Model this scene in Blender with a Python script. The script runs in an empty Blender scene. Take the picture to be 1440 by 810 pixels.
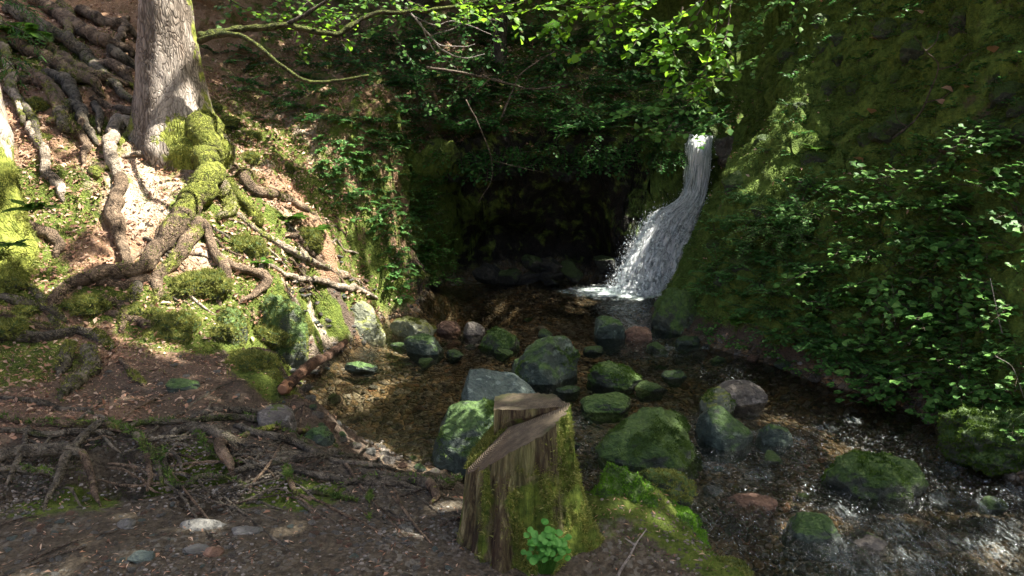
import bpy, math, random
import numpy as np
from mathutils import Vector, Matrix
rng = np.random.default_rng(7)
random.seed(7)
SC = bpy.context.scene
COL = SC.collection
PI = math.pi

# ------------------------------------------------------------------ camera model
CAMZ, FPX, PITCH = 2.0, 1100.0, math.radians(12.0)
_F = np.array([0, math.cos(PITCH), -math.sin(PITCH)])
_U = np.array([0, math.sin(PITCH), math.cos(PITCH)])
def ray(px, py):
    return _F + np.array([(px - 720) / FPX, 0, 0]) + _U * (405 - py) / FPX
def P(px, py, Y):
    d = ray(px, py)
    return np.array([0, 0, CAMZ]) + d * (Y / d[1])
def E(px, py, z):
    d = ray(px, py)
    return np.array([0, 0, CAMZ]) + d * ((z - CAMZ) / d[2])

# ------------------------------------------------------------------ noise
_perm = np.random.default_rng(3).permutation(256)
_perm = np.concatenate([_perm, _perm, _perm]).astype(np.int64)
_g3 = np.random.default_rng(5).normal(size=(256, 3)); _g3 /= np.linalg.norm(_g3, axis=1)[:, None]
def perlin(p):
    p = np.asarray(p, float)
    i = np.floor(p).astype(np.int64); f = p - i; i &= 255
    u = f * f * f * (f * (f * 6 - 15) + 10)
    out = 0
    for dx in (0, 1):
        wx = u[:, 0] if dx else 1 - u[:, 0]
        a = _perm[i[:, 0] + dx]
        for dy in (0, 1):
            wy = u[:, 1] if dy else 1 - u[:, 1]
            b = _perm[a + i[:, 1] + dy]
            for dz in (0, 1):
                wz = u[:, 2] if dz else 1 - u[:, 2]
                g = _g3[_perm[b + i[:, 2] + dz]]
                out = out + wx * wy * wz * ((f[:, 0] - dx) * g[:, 0] + (f[:, 1] - dy) * g[:, 1] + (f[:, 2] - dz) * g[:, 2])
    return out * 1.6
def fbm(p, oct=4, ridged=False):
    p = np.asarray(p, float); s = 0; a = 1.0; t = 0
    for k in range(oct):
        n = perlin(p * 2 ** k + 17.3 * k)
        if ridged: n = 1 - 2 * np.abs(n)
        s = s + a * n; t += a; a *= .5
    return s / t
def f2(x, y, s, oct=4, seed=0, ridged=False):
    x = np.asarray(x, float); y = np.asarray(y, float)
    sh = x.shape
    return fbm(np.stack([x.ravel() * s + seed * 7.1, y.ravel() * s - seed * 3.7, np.full(x.size, seed * 1.37 + .5)], 1), oct, ridged).reshape(sh)
def sst(a, b, x):
    t = np.clip((x - a) / (b - a), 0, 1); return t * t * (3 - 2 * t)

# ------------------------------------------------------------------ mesh building
def mesh(name, v, f, mat=None, parent=None, smooth=True, attrs=None, loc=None, mat_idx=None):
    """v (N,3); f (M,k) array or a list of such arrays"""
    v = np.asarray(v, np.float32)
    fl = f if isinstance(f, list) else [f]
    fl = [np.asarray(a, np.int32) for a in fl if len(a)]
    me = bpy.data.meshes.new(name)
    me.vertices.add(len(v)); me.vertices.foreach_set('co', v.ravel())
    nl = sum(a.size for a in fl); nf = sum(len(a) for a in fl)
    me.loops.add(nl); me.polygons.add(nf)
    me.loops.foreach_set('vertex_index', np.concatenate([a.ravel() for a in fl]))
    tot = np.concatenate([np.full(len(a), a.shape[1]) for a in fl])
    st = np.concatenate([[0], np.cumsum(tot)[:-1]]).astype(np.int32)
    me.polygons.foreach_set('loop_start', st)
    if smooth: me.polygons.foreach_set('use_smooth', np.ones(nf, bool))
    else: me.polygons.foreach_set('use_smooth', np.zeros(nf, bool))
    me.update(calc_edges=True)
    for k, a in (attrs or {}).items():
        at = me.attributes.new(k, 'FLOAT', 'POINT'); at.data.foreach_set('value', np.asarray(a, np.float32))
    if mat is not None:
        for m in (mat if isinstance(mat, (list, tuple)) else [mat]): me.materials.append(m)
    if mat_idx is not None: me.polygons.foreach_set('material_index', np.asarray(mat_idx, np.int32))
    o = bpy.data.objects.new(name, me); COL.objects.link(o)
    if parent is not None: o.parent = parent
    if loc is not None: o.location = loc
    return o
def tag(o, label=None, cat=None, group=None, kind=None):
    if label: o['label'] = label
    if cat: o['category'] = cat
    if group: o['group'] = group
    if kind: o['kind'] = kind
    return o
def thing(name, loc, label, cat, group=None):
    o = bpy.data.objects.new(name, None); COL.objects.link(o)
    o.location = [float(c) for c in loc]; o.empty_display_size = .1
    return tag(o, label, cat, group)
def dup(o, loc, rz=0, sc=1, label=None, parent=None):
    c = o.copy(); COL.objects.link(c)
    if parent is None:
        c.location = [float(a) for a in loc]; c.rotation_euler = (0, 0, rz) if not hasattr(rz, '__len__') else rz; c.scale = (sc,) * 3 if not hasattr(sc, '__len__') else sc
        if label: c['label'] = label
    else: c.parent = parent
    for ch in o.children: dup(ch, None, parent=c)
    return c

def catmull(pts, n):
    pts = np.asarray(pts, float)
    q = np.vstack([2 * pts[0] - pts[1], pts, 2 * pts[-1] - pts[-2]])
    seg = len(pts) - 1
    t = np.linspace(0, seg, n); i = np.minimum(t.astype(int), seg - 1); u = (t - i)[:, None]
    a, b, c, d = q[i], q[i + 1], q[i + 2], q[i + 3]
    return .5 * (2 * b + (c - a) * u + (2 * a - 5 * b + 4 * c - d) * u ** 2 + (3 * b - a - 3 * c + d) * u ** 3)
def tube_vf(pts, rad, sides=8, n=None, noise=.12, nf=6., seed=0., flat=1.0, wob=0., lobes=None):
    """swept tube; pts (k,3) rad (k,) -> verts, quads(+tri caps as quads)"""
    pts = np.asarray(pts, float); rad = np.asarray(rad, float)
    if n is None: n = max(len(pts) * 4, 8)
    if len(pts) == 2: pts = np.array([pts[0], (pts[0] + pts[1]) / 2, pts[1]]); rad = np.array([rad[0], (rad[0] + rad[-1]) / 2, rad[-1]])
    c = catmull(pts, n); r = np.interp(np.linspace(0, 1, n), np.linspace(0, 1, len(rad)), rad)
    if wob:
        w = np.stack([fbm(c * nf * .5 + 3.3 + seed + 11 * k, 2) for k in range(3)], 1)
        c = c + w * wob * np.minimum(1, np.linspace(0, 6, n))[:, None]
    T = np.gradient(c, axis=0); T /= np.linalg.norm(T, axis=1)[:, None] + 1e-9
    N = np.zeros_like(T); a = np.array([0, 0, 1.]) if abs(T[0, 2]) < .9 else np.array([1., 0, 0])
    nn = a - T[0] * a.dot(T[0]); nn /= np.linalg.norm(nn)
    for k in range(n):
        nn = nn - T[k] * nn.dot(T[k]); nn /= np.linalg.norm(nn) + 1e-9; N[k] = nn
    B = np.cross(T, N)
    th = np.linspace(0, 2 * PI, sides, endpoint=False)
    dirs = np.cos(th)[None, :, None] * N[:, None] * flat + np.sin(th)[None, :, None] * B[:, None]
    v = (c[:, None] + dirs * r[:, None, None]).reshape(-1, 3)
    if noise:
        d = fbm(v * nf + seed * 5.3, 3)
        v = v + (dirs.reshape(-1, 3)) * (d * noise)[:, None] * np.repeat(r, sides)[:, None] * 2
    i = np.arange((n - 1) * sides).reshape(n - 1, sides); j = np.roll(i, -1, 1)
    q = np.stack([i, j, j + sides, i + sides], -1).reshape(-1, 4)
    # round caps
    vs = [v]; base = n * sides; tris = []
    for end, row in ((0, 0), (1, n - 1)):
        tip = c[row] + (T[row] * (1 if end else -1)) * r[row] * .5
        vs.append(tip[None]); ring = np.arange(row * sides, row * sides + sides); rr = np.roll(ring, -1)
        tt = np.stack([ring, rr, np.full(sides, base + end)], 1)
        tris.append(tt if end else tt[:, ::-1])
    return np.vstack(vs), q, np.vstack(tris)
class MB:
    """collects geometry for one mesh object"""
    def __init__(s): s.v = []; s.q = []; s.t = []; s.n = 0
    def add(s, v, q=None, t=None):
        s.v.append(np.asarray(v, float))
        if q is not None and len(q): s.q.append(np.asarray(q) + s.n)
        if t is not None and len(t): s.t.append(np.asarray(t) + s.n)
        s.n += len(v)
    def tube(s, *a, **k): s.add(*tube_vf(*a, **k))
    def build(s, name, mat, parent=None, origin=None, **k):
        v = np.vstack(s.v)
        if origin is not None: v = v - np.asarray(origin)
        f = []
        if s.q: f.append(np.vstack(s.q))
        if s.t: f.append(np.vstack(s.t))
        return mesh(name, v, f, mat, parent, **k)

# leaf templates: x across, y along, z up
def leaf_oval(w=.5, fold=.12, droop=.15, b=.29):
    ys = [0, .33, .68, 1.0]; ws = [0, .44 * w / .5, b * w / .5, 0]
    v = []
    for y in ys: v.append((0, y, -droop * y * y))
    for k in (1, 2): v.append((-ws[k], ys[k] + .04, fold - droop * ys[k] ** 2))
    for k in (1, 2): v.append((ws[k], ys[k] + .04, fold - droop * ys[k] ** 2))
    f = [(0, 1, 4), (1, 2, 5), (1, 5, 4), (2, 3, 5), (1, 0, 6), (2, 1, 7), (1, 6, 7), (3, 2, 7)]
    return np.array(v), np.array(f)
def leaf_kite(w=.5, fold=.1):
    return np.array([(0, 0, 0), (-w / 2, .45, fold), (0, 1, -.05), (w / 2, .45, fold)]), np.array([(0, 2, 1), (0, 3, 2)])
def blade():
    return np.array([(-.5, 0, 0), (.5, 0, 0), (0, 1, 0)]), np.array([(0, 1, 2)])
def place(tmpl, pos, ydir, zdir, size, wscale=None):
    """instances a template into one vertex/tri array"""
    tv, tf = tmpl
    n = len(pos)
    y = ydir / (np.linalg.norm(ydir, axis=1)[:, None] + 1e-9)
    x = np.cross(y, zdir); x /= np.linalg.norm(x, axis=1)[:, None] + 1e-9
    z = np.cross(x, y)
    size = np.broadcast_to(size, (n,))
    ws = size if wscale is None else size * wscale
    v = pos[:, None] + (tv[None, :, 0, None] * x[:, None]) * ws[:, None, None] + (tv[None, :, 1, None] * y[:, None] + tv[None, :, 2, None] * z[:, None]) * size[:, None, None]
    f = tf[None] + (np.arange(n) * len(tv))[:, None, None]
    return v.reshape(-1, 3), f.reshape(-1, tf.shape[1])
def rdir(n, up=0.):
    d = rng.normal(size=(n, 3)); d[:, 2] += up; return d / (np.linalg.norm(d, axis=1)[:, None] + 1e-9)

def tri_of(o_me):
    me = o_me; me.calc_loop_triangles(); n = len(me.loop_triangles)
    t = np.empty(n * 3, np.int32); me.loop_triangles.foreach_get('vertices', t)
    v = np.empty(len(me.vertices) * 3, np.float32); me.vertices.foreach_get('co', v)
    return v.reshape(-1, 3).astype(float), t.reshape(-1, 3)
def sample(v, t, n, w=None):
    a, b, c = v[t[:, 0]], v[t[:, 1]], v[t[:, 2]]
    nr = np.cross(b - a, c - a); ar = np.linalg.norm(nr, axis=1); nr = nr / (ar[:, None] + 1e-12)
    p = ar.copy()
    if w is not None: p = p * w
    p = np.maximum(p, 0); p /= p.sum()
    k = rng.choice(len(t), n, p=p)
    r1 = np.sqrt(rng.random(n))[:, None]; r2 = rng.random(n)[:, None]
    return a[k] * (1 - r1) + b[k] * r1 * (1 - r2) + c[k] * r1 * r2, nr[k], k
def moss_on(o, parent, n, length=.012, width=.35, mat=None, upmin=.1, thr=-.05, freq=6., seed=0, name='moss', region=None):
    """a fuzzy cushion of moss blades grown on the upward sides of object o (child of parent)"""
    v, t = tri_of(o.data)
    a, b, c = v[t[:, 0]], v[t[:, 1]], v[t[:, 2]]
    nr = np.cross(b - a, c - a); nr /= np.linalg.norm(nr, axis=1)[:, None] + 1e-12
    cen = (a + b + c) / 3
    w = sst(upmin, upmin + .4, nr[:, 2]) * sst(thr, thr + .15, fbm(cen * freq + seed, 3))
    if region is not None: w = w * region(cen)
    if w.sum() <= 0: return None
    p, nn, _ = sample(v, t, n, w)
    l = length * (.5 + rng.random(n)); clump = fbm(p * freq * 5 + seed, 2); l = l * (1 + 1.0 * clump)
    d = nn + rdir(n) * .75
    vv, ff = place(blade(), p - nn * .002 + nn * (clump[:, None] * .5 * length), d, rdir(n), l, width)
    m = mesh(name, vv, ff, mat, parent, smooth=False)
    m.location = o.location
    return m
# ------------------------------------------------------------------ terrain heights
CP = []
def cp(px, py, Y): CP.append(P(px, py, Y))
def cw(x, y, z): CP.append(np.array([x, y, z], float))
# foreground path (dark dirt)
for a in [(0,800,2.45),(250,800,2.45),(480,800,2.45),(640,800,2.5),(0,740,2.75),(250,735,2.8),(450,730,2.85),(600,715,2.95),
          (750,810,2.5),(900,810,2.5),(1040,812,2.5),(960,745,2.78),(850,690,3.05),(930,690,3.05)]: cp(*a)
for a in [(-2.5,1.0,.42),(0,1.0,.42),(1.0,1.2,.38),(1.0,0,.38),(-2,-1,.45),(1.5,-1,.3)]: cw(*a)
# root bank above the path
for a in [(20,690,3.1),(150,690,3.1),(300,690,3.1),(450,690,3.1),(20,610,3.45),(150,600,3.55),(300,605,3.6),(450,640,3.45),(560,672,3.25),
          (60,560,3.95),(180,555,4.1),(300,550,4.2),(380,575,4.2),(450,625,3.75)]: cp(*a)
# slope up to the beech
for a in [(0,480,4.7),(120,480,4.8),(250,480,5.0),(340,500,5.0),(385,500,5.1),(0,400,5.0),(100,400,5.25),(200,400,5.4),(290,430,5.4),(400,420,6.1),(400,470,5.9),
          (30,330,5.5),(110,330,5.7),(230,330,6.0),(350,350,6.2),(420,350,6.8),(470,380,7.2),(60,240,6.1),(130,230,6.3),(240,238,6.6),(300,240,6.8),(350,250,7.2),(430,290,7.3),
          (60,160,6.8),(150,170,7.0),(100,90,8.0),(160,60,8.8),(60,20,9.2),(180,10,10.0),(330,150,8.6),(400,200,8.4),(330,60,10.2),(330,0,11.8),
          (450,240,8.2),(500,330,8.0),(520,390,7.9),(560,250,8.8),(560,330,8.6),(575,390,8.6),(480,150,9.6),(560,180,9.6),(500,80,11.),(560,0,13.5)]: cp(*a)
# left bank foot in the water
for px, py in [(545,448),(505,482),(470,500),(432,530),(415,580)]:
    e = E(px, py, 0); cw(e[0] - .05, e[1], .02); cw(e[0] + .22, e[1], -.10)
cw(-.72,4.25,-.05); cw(-.35,4.1,-.06); cw(0.1,3.9,-.12); cw(.5,3.65,-.2); cw(.9,3.25,-.28); cw(1.15,2.8,-.3); cw(1.3,2.2,-.32); cw(1.5,1.3,-.35)
cw(.95,2.6,.25); cw(-1.0,5.0,-.12); cw(-.6,4.6,-.10)
# nose of the left bank dropping into the pool
for a in [(-1.05,8.9,-.05),(-.95,9.3,-.1),(-.85,8.3,-.12),(-1.25,8.7,.75),(-1.2,9.4,1.0)]: cw(*a)
# stream bed
for a in [(0,9.2,-.2),(1,9.3,-.25),(1.8,9.0,-.2),(0,8,-.12),(1,8,-.16),(-.3,7,-.08),(.6,7,-.12),(-1,6.2,-.10),(0,6,-.12),(1,6,-.13),(1.6,6.8,-.13),(.3,5,-.16),(1.3,5,-.17),
          (2.0,5.2,-.15),(.7,4.2,-.25),(1.7,4.1,-.26),(2.4,4.0,-.26),(2.0,3.2,-.33),(2.6,3.0,-.34),(2.6,1.5,-.36),(2.,1.,-.36),(3.4,2.5,-.3)]: cw(*a)
# right bank foot and slope
for px, py, z in [(935,452,0),(1000,484,0),(1100,520,-.02),(1200,555,-.05),(1300,592,-.08),(1345,625,-.1),(1440,680,-.14)]:
    e = E(px, py, z); cw(e[0], e[1], z + .03); cw(e[0] - .18, e[1] - .15, z - .12)
    cw(e[0] + .30, e[1] + .25, z + .48); cw(e[0] + .62, e[1] + .5, z + 1.1)
for a in [(985,320,8.75),(1020,250,9.0),(1060,170,9.4),(1100,80,9.8),(1135,0,10.2),(1200,300,7.4),(1200,100,8.6),(1300,300,6.4),(1300,100,7.6),(1440,300,5.6),(1440,100,6.4),(1440,-100,7.2),(1200,-100,10),
          (1440,480,5.0),(1300,480,5.75)]: cp(*a)
for a in [(3.9,2.5,.5),(4.6,3,1.6),(4,1,.5),(5,1,1.6),(5,-1,1.8),(5.5,5,3.4),(6.5,7,5.0),(5.5,9.5,5.2),(8,3,5),(8,10,7.5),(-5,3,1.0),(-5,5,1.7),(-6,7,2.7),(-6,9,3.7),(-8,4,2.2),(-9,9,5),(-5,0,.8),(-4,11,4.6),(-8,14,7),
          (-1,14.5,4.8),(1.5,15,5.0),(4,14.5,6.4),(0,20,8),(8,18,11),(-8,20,9.5),(12,6,9),(12,-2,6),(-12,0,3),(0,-8,.6),(8,-8,3.5),(-8,-8,1.8),(0,26,11),(14,14,13),(-14,12,8),(2.9,10.7,1.3),(3.5,11.3,1.7),(4.1,12.,2.3),(3.0,12.5,2.2),(5.2,11.6,4.2)]: cw(*a)
CP = np.array(CP)
def _tps(r2): return .5 * r2 * np.log(r2 + 1e-9)
def _fit(X, z, lam):
    n = len(X); K = _tps(((X[:, None] - X[None]) ** 2).sum(-1)) + lam * np.eye(n)
    Pm = np.hstack([np.ones((n, 1)), X]); A = np.zeros((n + 3, n + 3)); A[:n, :n] = K; A[:n, n:] = Pm; A[n:, :n] = Pm.T
    return np.linalg.solve(A, np.concatenate([z, np.zeros(3)]))
_W = _fit(CP[:, :2], CP[:, 2], .004)
def base_h(x, y):
    x = np.asarray(x, float); y = np.asarray(y, float); sh = x.shape; q = np.stack([x.ravel(), y.ravel()], 1); out = np.empty(len(q))
    X = CP[:, :2]; n = len(X)
    for s in range(0, len(q), 20000):
        qq = q[s:s + 20000]
        out[s:s + 20000] = _tps(((qq[:, None] - X[None]) ** 2).sum(-1)) @ _W[:n] + _W[n] + qq @ _W[n + 1:]
    return out.reshape(sh)
def water_h(x, y):
    y = np.asarray(y, float); x = np.asarray(x, float)
    return -.20 * sst(6.6, 3.0, y - .0 * x) - .06 * sst(3.2, 1.0, y)
def wall_y(x):
    # line of the dark rock wall behind the pool
    return 9.72 + .35 * sst(1.1, 2.3, x) - .25 * sst(-.2, -1.2, x)
def terrain(x, y, detail=True):
    x = np.asarray(x, float); y = np.asarray(y, float)
    z = base_h(x, y)
    # the rock step with the gully above the fall
    wl = sst(-1.45, -.95, x) * sst(3.1, 2.5, x)
    lim = sst(16, 12, y)
    zlow = np.minimum(z, -.15); zhi = 1.72 + .50 * np.maximum(y - 9.9, 0) + .10 * np.sin(x * 2.1) + .5 * sst(.8, -1.0, x) * sst(9.5, 11, y) - .22 * np.exp(-((x - 2.35) / .3) ** 2)
    yw = wall_y(x)
    s = sst(yw - .10, yw + .22, y)
    zz = np.where(y < yw - .10, np.minimum(z, .1 + 0 * z), zlow * (1 - s) + zhi * s)
    near = sst(8.6, 9.1, y) * sst(17, 12.5, y)
    z = z * (1 - wl * near) + zz * wl * near
    if detail:
        wh = water_h(x, y)
        bankness = sst(.02, .5, z - wh)
        slope = sst(.5, .9, z)
        left = sst(.5, -.3, x)
        z = z + f2(x, y, .9, 3, 1) * .10 * slope + f2(x, y, 2.6, 4, 2) * (.03 + .11 * slope) * bankness
        # lumpy ledges and stones on the right bank and the nose
        rr = sst(1.6, 2.4, x) * bankness
        z = z + rr * (f2(x, y, 1.2, 4, 5, True) * .22 + f2(x, y, 3.4, 3, 66, True) * .10 + f2(x, y, 5.5, 3, 6) * .08)
        nose = sst(-3.6, -2.0, x) * sst(.3, -.6, x) * sst(6.9, 7.8, y) * bankness
        z = z + nose * (f2(x, y, 2.6, 4, 8, True) * .15 + f2(x, y, 8, 3, 9) * .05)
        # shallow gravel bed
        bed = 1 - sst(0, .12, z - wh)
        z = z + bed * (f2(x, y, 4.5, 4, 3) * .055 + f2(x, y, 14, 2, 4) * .018)
        z = z + f2(x, y, 9, 3, 7) * .014 * (1 - bed)
        edge = sst(.02, .2, z) * sst(.6, .4, z) * sst(3.2, 3.6, y) * (x < .5)
        z = z + edge * f2(x, y, 3.3, 4, 12) * .16
        path = sst(3.3, 3.0, y) * sst(1.0, .6, x)
        z = z + path * f2(x, y, 16, 3, 11) * .012
    return z
# nonuniform grid: fine where the photograph looks, coarse to the horizon
def axis(a, b, h, far, g=1.13):
    c = np.arange(a, b + h, h); out = [c]
    s = h; p = a; L = []
    while p > -far: s *= g; p -= s; L.append(p)
    s = h; p = c[-1]; R = []
    while p < far: s *= g; p += s; R.append(p)
    return np.concatenate([L[::-1], c, R])
GX = axis(-5.0, 4.9, .016, 60); GY = axis(2.0, 11.2, .016, 70)
XX, YY = np.meshgrid(GX, GY)
def _far(x, y): return np.sqrt(x ** 2 + (y - 5) ** 2)
_inner = (np.abs(XX) < 16) & (np.abs(YY - 7) < 22)
ZZ = np.zeros_like(XX)
ZZ[_inner] = terrain(XX[_inner], YY[_inner])
_r = _far(XX, YY); 
_ang = np.arctan2(YY - 5, XX)
ring = 9 + 5 * np.sin(_ang) + 3 * np.cos(_ang) + .12 * (_r - 15)
ring = np.where(YY < -6, 2 + .2 * np.abs(XX), ring)
k = sst(12, 17, _r); ZZ = ZZ * (1 - k) + ring * k
GZ = ZZ
def H(x, y):
    """bilinear terrain height"""
    x = np.asarray(x, float); y = np.asarray(y, float)
    i = np.clip(np.searchsorted(GX, x) - 1, 0, len(GX) - 2); j = np.clip(np.searchsorted(GY, y) - 1, 0, len(GY) - 2)
    u = np.clip((x - GX[i]) / (GX[i + 1] - GX[i]), 0, 1); v = np.clip((y - GY[j]) / (GY[j + 1] - GY[j]), 0, 1)
    return (GZ[j, i] * (1 - u) + GZ[j, i + 1] * u) * (1 - v) + (GZ[j + 1, i] * (1 - u) + GZ[j + 1, i + 1] * u) * v
def HN(x, y, e=.03):
    n = np.stack([H(x - e, y) - H(x + e, y), H(x, y - e) - H(x, y + e), np.full(np.shape(x), 2 * e)], -1)
    return n / np.linalg.norm(n, axis=-1)[..., None]
def ground_w(x, y): return np.maximum(H(x, y), water_h(x, y))
def hits(px, py, water=False, tmin=1.8, tmax=22):
    """first terrain point seen at each pixel (vectorised march)"""
    px = np.atleast_1d(np.asarray(px, float)); py = np.atleast_1d(np.asarray(py, float))
    D = _F[None] + np.stack([(px - 720) / FPX, 0 * px, 0 * px], 1) + _U[None] * ((405 - py) / FPX)[:, None]
    t = np.full(len(px), tmin); done = np.zeros(len(px), bool); O = np.array([0, 0, CAMZ])
    G = ground_w if water else H
    while True:
        p = O + D * t[:, None]; below = p[:, 2] < G(p[:, 0], p[:, 1]); done |= below
        if done.all() or t[~done].min() > tmax: break
        t = np.where(done, t, t + .03)
    lo = t - .03; hi = t.copy()
    for _ in range(8):
        m = (lo + hi) / 2; p = O + D * m[:, None]; b = p[:, 2] < G(p[:, 0], p[:, 1]); hi = np.where(b, m, hi); lo = np.where(b, lo, m)
    return O + D * hi[:, None]
def hit(px, py, water=False): return hits([px], [py], water)[0]
# ------------------------------------------------------------------ materials
class N:
    def __init__(s, name):
        s.m = bpy.data.materials.new(name); s.m.use_nodes = True; s.nt = s.m.node_tree
        s.nt.nodes.clear(); s.out = s.nt.nodes.new('ShaderNodeOutputMaterial')
        s.co = s.nt.nodes.new('ShaderNodeTexCoord').outputs['Object']
    def n(s, t, **k):
        x = s.nt.nodes.new(t)
        for a, b in k.items(): setattr(x, a, b)
        return x
    def l(s, a, b): s.nt.links.new(a, b)
    def put(s, sock, v):
        if hasattr(v, 'is_output') or isinstance(v, bpy.types.NodeSocket): s.l(v, sock)
        else:
            if isinstance(v, (tuple, list)) and len(v) == 3 and sock.type == 'RGBA': v = (*v, 1)
            sock.default_value = v
    def scale(s, sc, co=None, rot=None):
        m = s.n('ShaderNodeMapping'); s.l(co or s.co, m.inputs[0]); m.inputs['Scale'].default_value = sc if hasattr(sc, '__len__') else (sc,) * 3
        if rot: m.inputs['Rotation'].default_value = rot
        return m.outputs[0]
    def noise(s, sc, det=4, rough=.6, co=None, dist=0.):
        x = s.n('ShaderNodeTexNoise'); s.l(co or s.co, x.inputs['Vector']); x.inputs['Scale'].default_value = sc
        x.inputs['Detail'].default_value = det; x.inputs['Roughness'].default_value = rough; x.inputs['Distortion'].default_value = dist
        return x.outputs['Fac']
    def vor(s, sc, feat='F1', out='Distance', co=None, rand=1.):
        x = s.n('ShaderNodeTexVoronoi', feature=feat); s.l(co or s.co, x.inputs['Vector']); x.inputs['Scale'].default_value = sc; x.inputs['Randomness'].default_value = rand
        return x.outputs[out]
    def ramp(s, f, stops, interp='LINEAR'):
        x = s.n('ShaderNodeValToRGB'); s.l(f, x.inputs[0]); e = x.color_ramp.elements; x.color_ramp.interpolation = interp
        while len(e) < len(stops): e.new(.5)
        for i, (p, c) in enumerate(stops):
            e[i].position = p; e[i].color = (*c, 1) if hasattr(c, '__len__') else (c, c, c, 1)
        return x.outputs[0]
    def mix(s, f, a, b, mode='MIX'):
        x = s.n('ShaderNodeMix', data_type='RGBA', blend_type=mode); s.put(x.inputs[0], f); s.put(x.inputs[6], a); s.put(x.inputs[7], b); return x.outputs[2]
    def math(s, op, a, b=0., clamp=False):
        x = s.n('ShaderNodeMath', operation=op, use_clamp=clamp); s.put(x.inputs[0], a); s.put(x.inputs[1], b); return x.outputs[0]
    def attr(s, name): x = s.n('ShaderNodeAttribute', attribute_name=name); return x.outputs['Fac']
    def upz(s):
        g = s.n('ShaderNodeNewGeometry'); x = s.n('ShaderNodeSeparateXYZ'); s.l(g.outputs['Normal'], x.inputs[0]); return x.outputs[2]
    def island(s): return s.n('ShaderNodeNewGeometry').outputs['Random Per Island']
    def orand(s): return s.n('ShaderNodeObjectInfo').outputs['Random']
    def bump(s, h, st=.5, d=.01, nrm=None):
        x = s.n('ShaderNodeBump'); x.inputs['Strength'].default_value = st; x.inputs['Distance'].default_value = d; s.l(h, x.inputs['Height'])
        if nrm is not None: s.l(nrm, x.inputs['Normal'])
        return x.outputs[0]
    def pr(s, col, rough=.8, nrm=None, spec=.3, **k):
        b = s.n('ShaderNodeBsdfPrincipled'); s.put(b.inputs['Base Color'], col); s.put(b.inputs['Roughness'], rough)
        b.inputs['Specular IOR Level'].default_value = spec
        if nrm is not None: s.l(nrm, b.inputs['Normal'])
        for a, v in k.items(): s.put(b.inputs[a], v)
        return b.outputs[0]
    def end(s, sh): s.l(sh, s.out.inputs[0]); return s.m

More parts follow.
